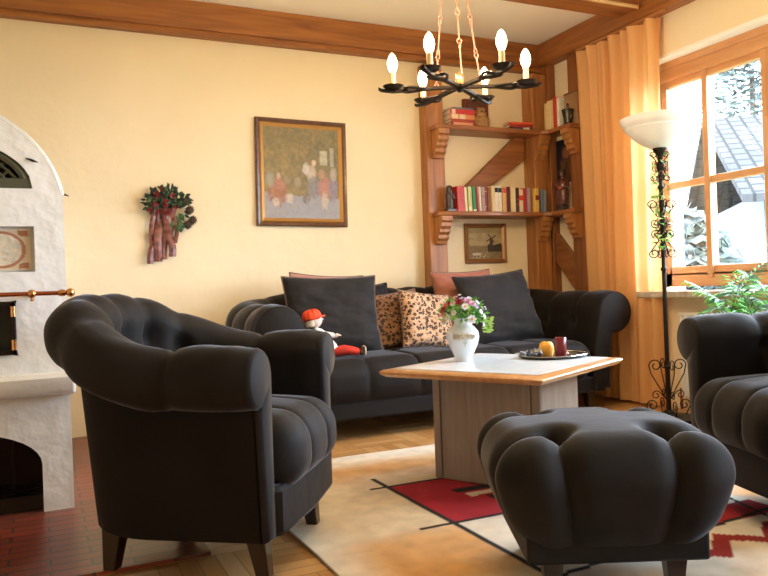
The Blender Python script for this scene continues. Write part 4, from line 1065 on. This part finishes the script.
def statuettes():
    dk = mat('dark_carved_wood', (.045, .022, .014), rough=.35, coat=.3, bump=.6, bscale=70, bdist=.006, col2=(.02, .011, .008), vscale=40)
    t = thing('statuette', 'dark carved madonna statuette at the left end of the lower shelf', 'figurine', (2.712, 4.655, SZ1+.001))
    b = MB(); b.box(-.036, .036, -.03, .03, 0, .018); b.build('plinth', dk, t, bevel=.003)
    b = MB(); b.lathe([(0, .018), (.030, .018), (.033, .05), (.030, .09), (.034, .12), (.027, .138), (.012, .147), (.010, .15), (0, .15)], 18, T=Matrix.Diagonal((1, .8, 1, 1))); b.ball((.016, -.022, .10), .015, 7, (1, .8, 1.3)); b.build('robed_body', dk, t)
    MB().ball((0, -.004, .166), .019, 8, (.9, .9, 1.15)).build('head', dk, t)
    b = MB(); b.lathe([(.028, .125), (.026, .15), (.025, .17), (.018, .187), (0, .193)], 18, (0, .004, 0)); b.build('veil', dk, t)
    MB().ball((.016, -.026, .122), .008, 6).build('child_head', mat('carved_face', (.16, .09, .06), rough=.4), t)
    # red-brown figure before the dark icon on the right arm
    t = thing('carved_figure', 'red-brown carved standing figure on the lower shelf in front of the dark picture', 'figurine', (3.605, 4.50, SZ1+.001), math.radians(-60))
    rd = mat('red_brown_carving', (.13, .022, .012), rough=.3, coat=.4, bump=.6, bscale=60, bdist=.006, col2=(.05, .012, .008), vscale=35)
    b = MB(); b.lathe([(0, 0), (.052, 0), (.054, .012), (.044, .022), (.046, .034), (.034, .045), (0, .045)], 20); b.build('plinth', dk, t)
    b = MB(); b.lathe([(0, .045), (.034, .045), (.040, .07), (.044, .12), (.041, .16), (.047, .19), (.043, .215), (.022, .235), (.012, .242), (.012, .255), (0, .255)], 22, T=Matrix.Diagonal((1, .8, 1, 1)))
    for k in range(8):
        a = 2*PI*k/8; b.tube([(.040*math.cos(a), .033*math.sin(a), .05), (.044*math.cos(a+.15), .035*math.sin(a+.15), .12), (.040*math.cos(a+.1), .032*math.sin(a+.1), .17)], .006, 6)
    b.build('robe', rd, t)
    MB().ball((0, -.002, .276), .024, 9, (.85, .9, 1.15)).build('head', rd, t)
    MB().lathe([(.027, .274), (.028, .29), (.02, .305), (0, .312)], 16).build('hat', dk, t)
    for s in (-1, 1): MB().tube([(s*.040, 0, .215), (s*.055, -.018, .175), (s*.018, -.042, .165)], [.014, .013, .009], 8).build('arm', rd, t)
    MB().ball((0, -.044, .168), .016, 7, (1.3, .8, 1)).build('held_bowl', mat('carving_light', (.25, .06, .03), rough=.3), t)
    # dark icon on the right wall
    t = thing('wall_icon', 'dark narrow painted icon on the right wall behind the carved figure', 'picture', (WX, 4.54, 1.60))
    rb(-.014, -.001, -.12, .12, 0, .335).build('icon_board', mat('icon_black', (.012, .012, .016), rough=.5), t, bevel=.002)
    p = MB(); n = 40; rows = []; cols = []
    for i in range(n+1):
        row = []
        for j in range(2*n+1):
            u = -1+2*i/n; v = j/(2*n)
            row.append(Vector((-.0155, u*.11, .01+v*.315)))
            c = (.012, .014, .022)
            if (u/.36)**2+((v-.68)/.13)**2 < 1: c = (.22, .09, .05)
            elif (u/.5)**2+((v-.70)/.19)**2 < 1: c = (.09, .03, .02)
            elif v < .56 and abs(u) < .75-.3*v: c = mix3((.16, .07, .02), (.04, .02, .02), .5+fbm(u, v, 0, 4))
            cols.append(c)
        rows.append(row)
    p.grid(rows); o = p.build('icon_painting', attr_mat('icon_paint', .4), t, fix=False); setcols(o, cols)
statuettes()

# ------------------------------------------------------------ pictures
def picture(name, label, cx, cz, w, h, fw, colf, tilt, mf, mg, n=110, depth=.028):
    t = thing(name, label, 'picture', (cx, WY-.001, cz)); t.rotation_euler = (0, math.radians(tilt), 0)
    b = MB(); rows = []
    for k, dd in ((0, 0), (0, -depth), (fw*.12, -depth-.004), (fw*.35, -depth), (fw*.5, -depth+.006)): rows.append([Vector((x, dd, z)) for x, z in ((-w/2+k, -h/2+k), (w/2-k, -h/2+k), (w/2-k, h/2-k), (-w/2+k, h/2-k))])
    b.grid(rows, cv=True); b.build('frame', mf, t, angle=20)
    b = MB(); rows = []
    for k, dd in ((fw*.5, -depth+.006), (fw*.62, -depth+.001), (fw*.8, -depth+.006), (fw, -depth+.012)): rows.append([Vector((x, dd, z)) for x, z in ((-w/2+k, -h/2+k), (w/2-k, -h/2+k), (w/2-k, h/2-k), (-w/2+k, h/2-k))])
    b.grid(rows, cv=True); b.build('gilt_inner_frame', mg, t, angle=20)
    iw, ih = w-2*fw+.004, h-2*fw+.004; m = int(n*ih/iw); rows = []; cols = []
    for i in range(n+1):
        row = []
        for j in range(m+1):
            u, v = i/n, j/m; row.append(Vector((-iw/2+iw*u, -depth+.012, -ih/2+ih*v))); cols.append(colf(u, v))
        rows.append(row)
    b = MB().grid(rows); o = b.build('canvas', attr_mat(name+'_paint', .55), t, fix=False); setcols(o, cols)
    return t
def genre(u, v):
    # generic interior scene: olive-brown room, loose group of figures, grey floor
    n = fbm(u, v, 0, 6); n2 = fbm(u, v, 2, 22)
    c = mix3((.30, .22, .10), (.17, .15, .09), .5+.6*n+.4*(u-.5))
    if v > .75: c = mix3(c, (.20, .16, .08), .4)
    if .74 < u < .84 and .60 < v < .76: c = (.42, .38, .28)
    if .88 < u < .93 and .58 < v < .80: c = (.34, .32, .25)
    if v < .26+.06*n: c = mix3((.38, .37, .38), (.26, .25, .28), .5+n2)
    blobs = [(.17, .28, .14, .15, (.36, .16, .10)), (.20, .37, .09, .07, (.42, .20, .14)), (.19, .46, .03, .04, (.55, .36, .26)), (.08, .42, .06, .09, (.34, .32, .26)), (.33, .22, .05, .06, (.58, .48, .40)), (.15, .17, .05, .05, (.56, .46, .38)),
             (.62, .50, .07, .10, (.52, .42, .34)), (.66, .62, .032, .035, (.66, .48, .38)), (.55, .55, .05, .07, (.55, .50, .46)), (.66, .34, .10, .12, (.24, .23, .24)), (.80, .34, .09, .16, (.46, .22, .18)), (.76, .50, .05, .06, (.40, .26, .16)),
             (.80, .20, .05, .10, (.52, .42, .34)), (.92, .34, .06, .15, (.26, .22, .28)), (.92, .50, .05, .08, (.42, .36, .30)), (.55, .22, .05, .06, (.22, .18, .16)), (.44, .40, .05, .06, (.34, .28, .20)), (.30, .42, .05, .05, (.30, .24, .16))]
    for bx, by, rx, ry, cc in blobs:
        d = ((u-bx)/rx)**2+((v-by)/ry)**2 + .7*n2
        if d < 1: c = mix3(cc, c, max(0, d)*.5); c = mix3(c, (.1, .08, .07), max(0, .35*fbm(u, v, 5, 30)))
    return tuple(max(.01, x*(1+.25*n2)) for x in c)
def windmill(u, v):
    n = fbm(u, v, 0, 5); n2 = fbm(u, v, 2, 20)
    c = mix3((.30, .22, .10), (.40, .30, .15), .5+n) if v > .42 else mix3((.16, .11, .05), (.24, .18, .09), .5+n2)
    if v > .82: c = mix3(c, (.20, .14, .06), .5)
    if .55 < u < .98 and v < .45+.05*n and v > .22: c = (.05, .035, .02)
    if .62 < u < .72 and .40 < v < .68: c = (.06, .04, .025)
    for a in (.6, 2.17, 3.74, 5.3):
        dx, dy = u-.67, v-.66; t = dx*math.cos(a)+dy*math.sin(a); s = abs(-dx*math.sin(a)+dy*math.cos(a))
        if 0 < t < .17 and s < .018: c = (.08, .05, .03)
    if v < .2 and .1 < u < .6 and n2 > .1: c = (.40, .34, .22)
    if .1 < u < .35 and .10 < v < .17: c = (.50, .44, .32)
    return tuple(max(.01, x) for x in c)
m_frame = mat('frame_brown', (.13, .05, .02), rough=.35, coat=.3, col2=(.08, .03, .012), vscale=30); m_gilt = mat('gilt', (.55, .30, .09), rough=.35, metal=.7)
picture('painting', 'large gilt-framed genre painting of figures hanging on the bare back wall', 1.645, 1.642, .645, .725, .055, genre, 0.7, m_frame, m_gilt)
picture('windmill_painting', 'small brown framed windmill painting hanging under the lower shelf', 3.105, 1.155, .37, .30, .035, windmill, 0, mat('frame_wood', (.24, .10, .035), rough=.4), mat('gilt_dark', (.38, .20, .07), rough=.4, metal=.5), n=80, depth=.02)

def posy():
    t = thing('dried_posy', 'hanging dried flower posy with copper ribbons on the wall by the stove', 'wall decoration', (.72, WY-.002, 1.30))
    rn = random.Random(9); X = lambda px: (px-160)*.0078; Z = lambda py: (228-py)*.0072
    def T(px, py, y=-.05): return Vector((X(px), y, Z(py)))
    rib = MB()
    for (x0, y0, x1, y1, w) in ((156, 215, 148, 264, 4), (158, 215, 153, 262, 5), (162, 215, 159, 260, 5), (165, 215, 164, 258, 5), (167, 212, 169, 246, 3), (152, 208, 149, 262, 3)):
        rows = []
        for i in range(13):
            k = i/12; px = lerp(x0, x1, k)+1.3*math.sin(k*7+x0); py = lerp(y0, y1, k); y = -.035-.015*math.sin(k*6+x0*.7); ww = w*.0052*(1-.15*k)
            c = T(px, py, y); rows.append([c+Vector((-ww, .004*math.sin(k*9), 0)), c+Vector((0, -.008, 0)), c+Vector((ww, .004*math.cos(k*8), 0)), c+Vector((0, .004, 0))])
        rib.grid(rows, cv=True)
    rib.build('ribbon', mat('copper_ribbon', (.26, .085, .055), rough=.4, sheen=.3, col2=(.11, .03, .025), vscale=40), t, smooth=True)
    lf = MB(); mats = [mat('dark_holly', (.012, .03, .014), rough=.6), mat('mid_holly', (.03, .085, .02), rough=.6)]
    def leafq(c, d, L, w, mi):
        d = d.normalized(); s = d.cross(Vector((rn.gauss(0, .3), -1, rn.gauss(0, .3)))).normalized(); u = Vector((0, -1, 0))*w*.4
        lf.add([c, c+d*L*.3+s*w*.9, c+d*L*.65+s*w*.8, c+d*L, c+d*L*.65-s*w*.8, c+d*L*.3-s*w*.9, c+d*L*.5+u], [(0, 1, 6), (1, 2, 6), (2, 3, 6), (3, 4, 6), (4, 5, 6), (5, 0, 6)], mi)
    for i in range(260):
        a = rn.uniform(-.3, PI+.5); r = rn.uniform(2, 15); c = T(161+r*math.cos(a)*1.05, 212-r*math.sin(a)*.95, rn.uniform(-.09, -.02))
        leafq(c, Vector((math.cos(a)*.6+rn.gauss(0, .7), -.5*rn.random(), math.sin(a)*.6+rn.gauss(0, .7))), rn.uniform(.02, .042), rn.uniform(.006, .012), 0 if rn.random() < .7 else 1)
    for i in range(14): leafq(T(rn.uniform(166, 174), rn.uniform(219, 230), rn.uniform(-.06, -.02)), Vector((rn.uniform(-.4, .8), 0, -.6)), .055, .018, 1)
    for i in range(10): leafq(T(rn.uniform(174, 180), rn.uniform(205, 222), -.04), Vector((1, 0, rn.uniform(-.6, .5))), .04, .012, 0)
    lf.build('foliage', mats, t, fix=False, smooth=False)
    for px, py, r in ((154, 205, .030), (160, 212, .032), (152, 213, .026), (166, 206, .026), (158, 200, .024), (162, 220, .026), (148, 218, .022), (155, 219, .022), (168, 215, .02)):
        b = MB(); c = T(px, py, -.085)
        for q in range(16):
            a = rn.random()*2*PI; e = rn.uniform(0, 1.4); d = Vector((math.cos(a)*math.cos(e), -math.sin(e), math.sin(a)*math.cos(e))); s = d.cross(Vector((0, 1, .3))).normalized()
            b.add([c, c+d*r*.6+s*r*.35, c+d*r, c+d*r*.6-s*r*.35], [(0, 1, 2, 3)])
        b.ball(c, r*.45, 6); b.build('dried_rose', mat('dried_red', (.22, .025, .02), rough=.8) if px != 166 else mat('dried_pink', (.30, .08, .07), rough=.7), t, fix=False, smooth=False)
    for px, py in ((182, 226), (180, 217), (176, 210), (178, 230)):
        b = MB(); c = T(px, py, -.05)
        b.ball(c, .022, 7, (1, .9, 1.1))
        for q in range(46):
            k = q/46; a = q*2.4; zz = lerp(-1, 1, k); rr = math.sqrt(max(0, 1-zz*zz)); d = Vector((rr*math.cos(a), rr*math.sin(a), zz)); s = d.cross(Vector((.1, .2, 1))).normalized()
            b.add([c+d*.020+s*.006, c+d*.034, c+d*.020-s*.006, c+d*.018+Vector((0, 0, .006))], [(0, 1, 2), (0, 1, 3), (1, 2, 3)])
        b.build('pine_cone', mat('cone_brown', (.07, .045, .025), rough=.7), t, fix=False, smooth=False)
posy()

# ------------------------------------------------------------ chandelier
def chandelier():
    C = Vector((1.672, 2.75, 1.695)); r = .288
    t = thing('chandelier', 'wrought iron wheel chandelier with six lit candle bulbs hanging on chains', 'chandelier', C, -YAW)
    bulb_m = mat('lit_bulb', (1, .85, .6), emis=((1, .72, .38), 14.0))
    cup = mat('iron_cup', (.03, .02, .014), rough=.4, metal=.6); sleeve = mat('candle_sleeve', (.80, .60, .30), rough=.5)
    MB().lathe([(0, -.022), (.010, -.020), (.018, -.008), (.020, .004), (.012, .012), (.008, .03), (0, .032)], 20).build('hub', m_iron, t)
    MB().lathe([(.0, .01), (.016, .012), (.018, .05), (.012, .062), (.006, .066), (0, .066)], 16).build('hub_cap', m_brass, t)
    for k in range(6):
        a = k*PI/3; T = Matrix.Rotation(a, 4, 'Z')
        b = MB(); rows = []
        for x, w, z in ((.012, .010, 0), (.1, .013, 0), (.2, .012, -.004), (r, .011, -.008), (r+.05, .009, -.002), (r+.064, .008, .006)):
            rows.append([T @ Vector((x, s*w, z+dz)) for s, dz in ((-1, -.006), (1, -.006), (1, .006), (-1, .006))])
        b.grid(rows, cv=True); b.add(rows[-1], [(0, 1, 2, 3)])
        arm = b.build('arm', m_iron, t, angle=30)
        for s in (-1, 1):
            p = []
            for i in range(30):
                q = i/29; ang = q*PI*1.75; rad = .034*(1-.45*q); p.append(T @ Vector((.165+.055*q*0+.02-rad*math.cos(ang)*1.1+.02, s*(.010+.030+ -rad*math.cos(ang+PI/2)*-1*.9*0 + (.0))+s*(-.030*math.cos(ang)), -.002+0*q)))
            p = [T @ Vector((.15+.085*q+.018*math.sin(q*PI), s*(.008+.034*math.sin(min(1, q*1.15)*PI*.62)), -.002)) for q in [i/14 for i in range(15)]]
            e = p[-1]; cc = T @ Vector((.235-.004, s*(.026), -.002))
            v0 = e-cc
            curl = [cc+Matrix.Rotation(-s*a2, 4, 'Z') @ (v0*(1-.16*a2)) for a2 in [i*.35 for i in range(1, 15)]]
            MB().tube(p+curl, .0062, 6).build('scroll', m_iron, arm)
        cp = Vector((r, 0, .0)); P = T @ cp
        MB().lathe([(0, -.004), (.016, -.004), (.034, .004), (.043, .014), (.045, .016), (.041, .017), (.030, .009), (.014, .006), (.014, .010)], 22, P).build('drip_cup', cup, t)
        MB().lathe([(.0125, .006), (.0125, .072), (.009, .074), (0, .074)], 16, P).build('candle_sleeve', sleeve, t)
        MB().lathe([(.008, .072), (.013, .078), (.020, .095), (.0225, .110), (.0205, .126), (.014, .143), (.005, .155), (0, .158)], 16, P).build('bulb', bulb_m, t)
        l = bpy.data.lights.new('bulb_light', 'POINT'); l.energy = BULB_W; l.color = (1, .74, .44); l.shadow_soft_size = .02
        lo = bpy.data.objects.new('bulb_light', l); COL.objects.link(lo); lo.parent = t; lo.location = P+Vector((0, 0, .19))
    ch = mat('copper_chain', (.30, .11, .07), rough=.5)
    top = Vector((-.02, 0, CZ-C.z-.11))
    for k in (0, 1, 2):
        a = k*2*PI/3+PI/3*.0+.5; foot = Vector((.115*math.cos(a), .115*math.sin(a), .012))
        d = top-foot; L = d.length; n = max(2, int(L/.14)); b = MB()
        for i in range(n):
            p0 = foot+d*(i/n); p1 = foot+d*((i+1)/n); s = d.cross(Vector((0, 0, 1))).normalized() if i % 2 else d.cross(d.cross(Vector((0, 0, 1)))).normalized()
            dn = d.normalized()
            b.tube([p0+dn*.018, p0+dn*.024, p1-dn*.024, p1-dn*.018], .0032, 6)
            for c_ in (p0+dn*.010, p1-dn*.010):
                b.tube([c_+s*.010*math.cos(q*PI/5)+dn*.011*math.sin(q*PI/5) for q in range(10)], .0026, 5, closed=True)
        b.build('chain', ch, t)
    MB().lathe([(.0, -.115), (.01, -.11), (.012, -.09), (.02, -.06), (.055, -.02), (.06, -.001), (0, -.001)], 24, (top.x, 0, CZ-C.z)).build('ceiling_rose', m_iron, t)
chandelier()

# ------------------------------------------------------------ floor lamp with ivy
def floor_lamp():
    t = thing('floor_lamp', 'tall wrought iron torchiere with white glass bowl shade and scrollwork', 'lamp', (3.345, 3.27, 0), 0)
    MB().lathe([(0, 0), (.165, 0), (.17, .008), (.165, .02), (.10, .028), (.05, .034), (.03, .05), (.02, .06), (0, .06)], 40).build('base', m_iron, t)
    MB().lathe([(0, .03), (.014, .03), (.014, .30), (.018, .305), (.018, .32), (.0125, .325), (.0125, .88), (.018, .885), (.018, .90), (.012, .905), (.012, 1.36), (.019, 1.37), (.019, 1.385), (.012, 1.39), (.012, 1.56), (.03, 1.585), (.042, 1.60), (.04, 1.61), (0, 1.61)], 16).build('pole', m_iron, t)
    glass = mat('alabaster_glass', (.86, .86, .86), rough=.35, col2=(.76, .77, .79), vscale=6)
    sh = [(.03, 1.605), (.055, 1.608), (.10, 1.635), (.15, 1.675), (.185, 1.715), (.20, 1.74), (.208, 1.745), (.215, 1.765), (.222, 1.785), (.217, 1.787), (.205, 1.765), (.195, 1.745), (.145, 1.685), (.095, 1.645), (.05, 1.618), (.0, 1.615)]
    MB().lathe(sh, 56).build('glass_shade', glass, t, angle=60)
    MB().tube([(.19*math.cos(2*PI*i/48), .19*math.sin(2*PI*i/48), 1.722) for i in range(48)], .0035, 6, closed=True).build('shade_rib', glass, t)
    def spiral(c, r0, a0, turns, s, n=26): return [(c[0]+s*r0*(1-.72*i/n)*math.cos(a0+turns*2*PI*i/n), c[1]+r0*(1-.72*i/n)*math.sin(a0+turns*2*PI*i/n)) for i in range(n+1)]
    def scroll(zc, h, w, kind):
        for q in range(4):
            a = q*PI/2+math.radians(-25); dv = Vector((math.cos(a), math.sin(a), 0)); b = MB()
            def P(p): return dv*p[0]+Vector((0, 0, p[1]))
            if kind == 'lyre':
                # C-scrolls above and below, touching the pole
                for s in (1, -1):
                    pts = [(.014, zc), (.03, zc+s*.02), (w*.55, zc+s*h*.10), (.022, zc+s*h*.20), (w*.7, zc+s*h*.34), (w*.95, zc+s*h*.42)]
                    sp = spiral((w*.62, zc+s*h*.42), w*.36, 0, 1.25, 1); sp = [(x, zc+s*h*.42+s*(z-(zc+s*h*.42))) for x, z in sp]
                    b.tube([P(p) for p in smooth(pts+sp)], .0035, 6)
                    sp = spiral((w*.50, zc+s*h*.10), w*.30, -1.2, 1.2, 1); sp = [(x, zc+s*h*.10+s*(z-(zc+s*h*.10))) for x, z in sp]
                    b.tube([P(p) for p in smooth([(.014, zc+s*h*.02)]+sp)], .0032, 6)
            else:
                pts = [(.014, zc-h*.30), (w*.40, zc-h*.1), (w*.85, zc+h*.20), (w*.95, zc+h*.36)]
                sp = spiral((w*.62, zc+h*.36), w*.34, 0, 1.2, 1)
                b.tube([P(p) for p in smooth(pts+sp)], .0035, 6)
                sp = spiral((w*.62, zc-h*.22), w*.24, 2.6, -1.2, 1); b.tube([P(p) for p in smooth([(.014, zc-h*.30)]+sp)], .0032, 6)
                pts = [(.10, .028), (w*1.15, zc-h*.42)]
                sp = spiral((w*.82, zc-h*.42), w*.30, 0, 1.2, 1); b.tube([P(p) for p in smooth(pts+sp)], .0035, 6)
            b.build('scroll_ornament', m_iron, t)
    def smooth(pts): return pts
    scroll(1.13, .34, .085, 'lyre'); scroll(.215, .30, .115, 'foot'); scroll(1.50, .16, .06, 'lyre')
    # ivy garland winding up the pole
    g = thing('ivy_garland', 'green ivy garland twined around the upper floor lamp pole', 'ivy', (3.345, 3.27, 1.0))
    rn = random.Random(11); vine = []
    for i in range(90):
        k = i/89; a = k*PI*9; rr = .021+.006*math.sin(k*30); vine.append((rr*math.cos(a), rr*math.sin(a), .02+.56*k))
    MB().tube(vine, .0022, 5).build('vine', mat('vine_stem', (.14, .18, .05)), g)
    b = MB()
    for i in range(150):
        k = rn.choice((rn.random()*.75, rn.random())); z = .0+.58*k; a = rn.random()*2*PI; rr = rn.uniform(.018, .045); c = Vector((rr*math.cos(a), rr*math.sin(a), z))
        d = Vector((math.cos(a), math.sin(a), rn.uniform(-.9, .3))).normalized(); s = d.cross(Vector((rn.gauss(0, .4), rn.gauss(0, .4), 1))).normalized(); L = rn.uniform(.022, .04)
        b.add([c, c+s*L*.5+d*L*.1, c+s*L*.22+d*L*.45, c+d*L, c-s*L*.22+d*L*.45, c-s*L*.5+d*L*.1], [(0, 1, 2), (0, 2, 3), (0, 3, 4), (0, 4, 5)], 0 if rn.random() < .6 else 1)
    b.build('leaves', [mat('ivy_green', (.16, .42, .08), rough=.5), mat('ivy_light', (.45, .62, .25), rough=.5)], g, fix=False, smooth=False)
floor_lamp()

# ------------------------------------------------------------ curtain
def curtain():
    t = thing('curtain', 'long apricot orange curtain hanging beside the window to the floor', 'curtain', (3.60, 3.86, 0))
    m = bpy.data.materials.new('apricot_cloth'); m.use_nodes = True; nt = m.node_tree; b_ = nt.nodes['Principled BSDF']
    b_.inputs['Base Color'].default_value = (.88, .52, .22, 1); b_.inputs['Roughness'].default_value = .85
    tl = nt.nodes.new('ShaderNodeBsdfTranslucent'); tl.inputs[0].default_value = (.95, .56, .28, 1); mx = nt.nodes.new('ShaderNodeMixShader'); mx.inputs[0].default_value = .38
    nt.links.new(b_.outputs[0], mx.inputs[1]); nt.links.new(tl.outputs[0], mx.inputs[2]); nt.links.new(mx.outputs[0], nt.nodes['Material Output'].inputs[0])
    rows = []; ny = 260; nz = 40
    for i in range(ny+1):
        u = i/ny; row = []
        for j in range(nz+1):
            v = j/nz; z = .02+2.48*v
            yt0, yt1 = 3.50, 4.26; yb0, yb1 = 3.56, 4.20
            y = lerp(lerp(yb0, yb1, u), lerp(yt0, yt1, u), v)-3.86
            ph = u*PI*2*7+.9*math.sin(u*17)+.25*math.sin(v*3+u*8)
            am = .024+.012*math.sin(u*23+1)
            if v > .94: am *= 1+.5*(v-.94)/.06
            x = am*math.sin(ph)+.006*math.sin(ph*2.3+v*2)
            row.append(Vector((x, y+.010*math.cos(ph), z)))
        rows.append(row)
    MB().grid(rows).build('curtain_cloth', m, t, fix=False, angle=180)
    rows2 = []
    rb(-.012, .012, -.42, .42, 2.505, 2.525).build('curtain_track', mat('track_brown', (.35, .14, .04)), t)
    hk = MB()
    for k in range(12): hk.tube([(0, -.34+.068*k, 2.495), (0, -.34+.068*k, 2.51)], .003, 5)
    hk.build('hooks', m_brass, t)
curtain()
# a small brass rod end under the ceiling joist
def rod():
    t = thing('brass_rod', 'short wooden rod with brass tip under the ceiling joist above the curtain', 'rod', (3.30, 3.60, 2.585))
    MB().tube([(-.5, 0, 0), (.22, 0, 0)], .012, 12).build('rod_shaft', mat('light_wood_rod', (.60, .38, .18), rough=.4), t)
    MB().ball((.235, 0, 0), .017, 8).build('rod_tip', m_brass, t)
rod()

# ------------------------------------------------------------ radiator and plant
def radiator():
    t = thing('radiator', 'white panel radiator below the window sill', 'radiator', (3.64, 2.85, .10))
    b = MB(); rows = []
    n = 90
    for i in range(n+1):
        y = -.74+1.30*i/n; x = -.03+.006*(1 if i % 4 < 2 else -1); rows.append([Vector((x, y, 0)), Vector((x, y, .50))])
    b.grid(rows); b.box(-.022, .025, -.74, .56, 0, .50); b.build('panel', mat('radiator_white', (.80, .78, .74), rough=.4), t, angle=20)
    rb(-.036, .03, -.75, .57, .50, .52).build('top_grille', MATS['radiator_white'], t, bevel=.004)
    MB().tube([(-.0, .56, .04), (0, .60, .04), (0, .60, -.09)], .009, 8).build('pipe', m_copper, t)
    rb(.025, .055, -.6, -.5, .1, .4).build('bracket', MATS['radiator_white'], t)
    rb(.025, .055, .4, .5, .1, .4).build('bracket', MATS['radiator_white'], t)
radiator()
def plant():
    t = thing('potted_palm', 'green parlour palm with tall canes standing behind the right armchair', 'plant', (3.24, 2.60, 0))
    MB().lathe([(0, 0), (.11, 0), (.12, .01), (.15, .25), (.16, .26), (.16, .285), (.148, .285), (.14, .25), (0, .245)], 32).build('pot', mat('pot_grey', (.40, .42, .46), rough=.4), t)
    MB().lathe([(0, .25), (.140, .248)], 20).build('soil', mat('soil', (.05, .03, .02), rough=1), t)
    rn = random.Random(21)
    gm = [mat('palm_green', (.12, .50, .07), rough=.4), mat('palm_dark', (.04, .15, .06), rough=.4)]
    canes = [(-.05, .03, .66), (.04, -.04, .72), (.0, .06, .60), (.06, .04, .55), (-.04, -.05, .58)]
    cm = mat('palm_cane', (.28, .20, .10), rough=.6)
    for x, y, h in canes:
        MB().tube([(x, y, .24), (x*1.3, y*1.3, .45), (x*1.7, y*1.7, h)], [.007, .006, .004], 8).build('cane', cm, t)
    for k in range(26):
        x, y, h = canes[k % 5]; az = k*137.5+rn.uniform(-20, 20); el = rn.uniform(15, 70); L = rn.uniform(.22, .36)
        a = math.radians(az); e = math.radians(el); pts = []; p = Vector((x*1.7, y*1.7, h-.01-rn.random()*.05)); d = Vector((math.cos(a)*math.cos(e), math.sin(a)*math.cos(e), math.sin(e)))
        for i in range(13): pts.append(p.copy()); p = p+d*L/12; d = (d+Vector((0, 0, -.085))).normalized()
        pts = [Vector((min(q.x, .22), q.y, q.z)) for q in pts]
        b = MB(); b.tube(pts, [.003-.0018*i/12 for i in range(13)], 5, mi=1)
        for i in range(4, 13):
            dd = (pts[min(12, i)]-pts[i-1]).normalized(); sd = dd.cross(Vector((0, 0, 1))).normalized()
            for s in (-1, 1):
                ld = (dd*.75+sd*s*.8+Vector((0, 0, -.12))).normalized(); ll = .12*(1-.45*abs(i-7)/6); w = .008; q = pts[i]; sw = ld.cross(Vector((0, 0, 1))).normalized()*w
                ms = [q, q+ld*ll*.5+sw+Vector((0, 0, -.004)), q+ld*ll+Vector((0, 0, -.03)), q+ld*ll*.5-sw+Vector((0, 0, -.004)), q+ld*ll*.5+Vector((0, 0, .003))]
                b.add(ms, [(0, 1, 4), (1, 2, 4), (2, 3, 4), (3, 0, 4)], k % 2 if rn.random() < .7 else (k+1) % 2)
        b.build('frond', gm, t, fix=False, smooth=False)
plant()
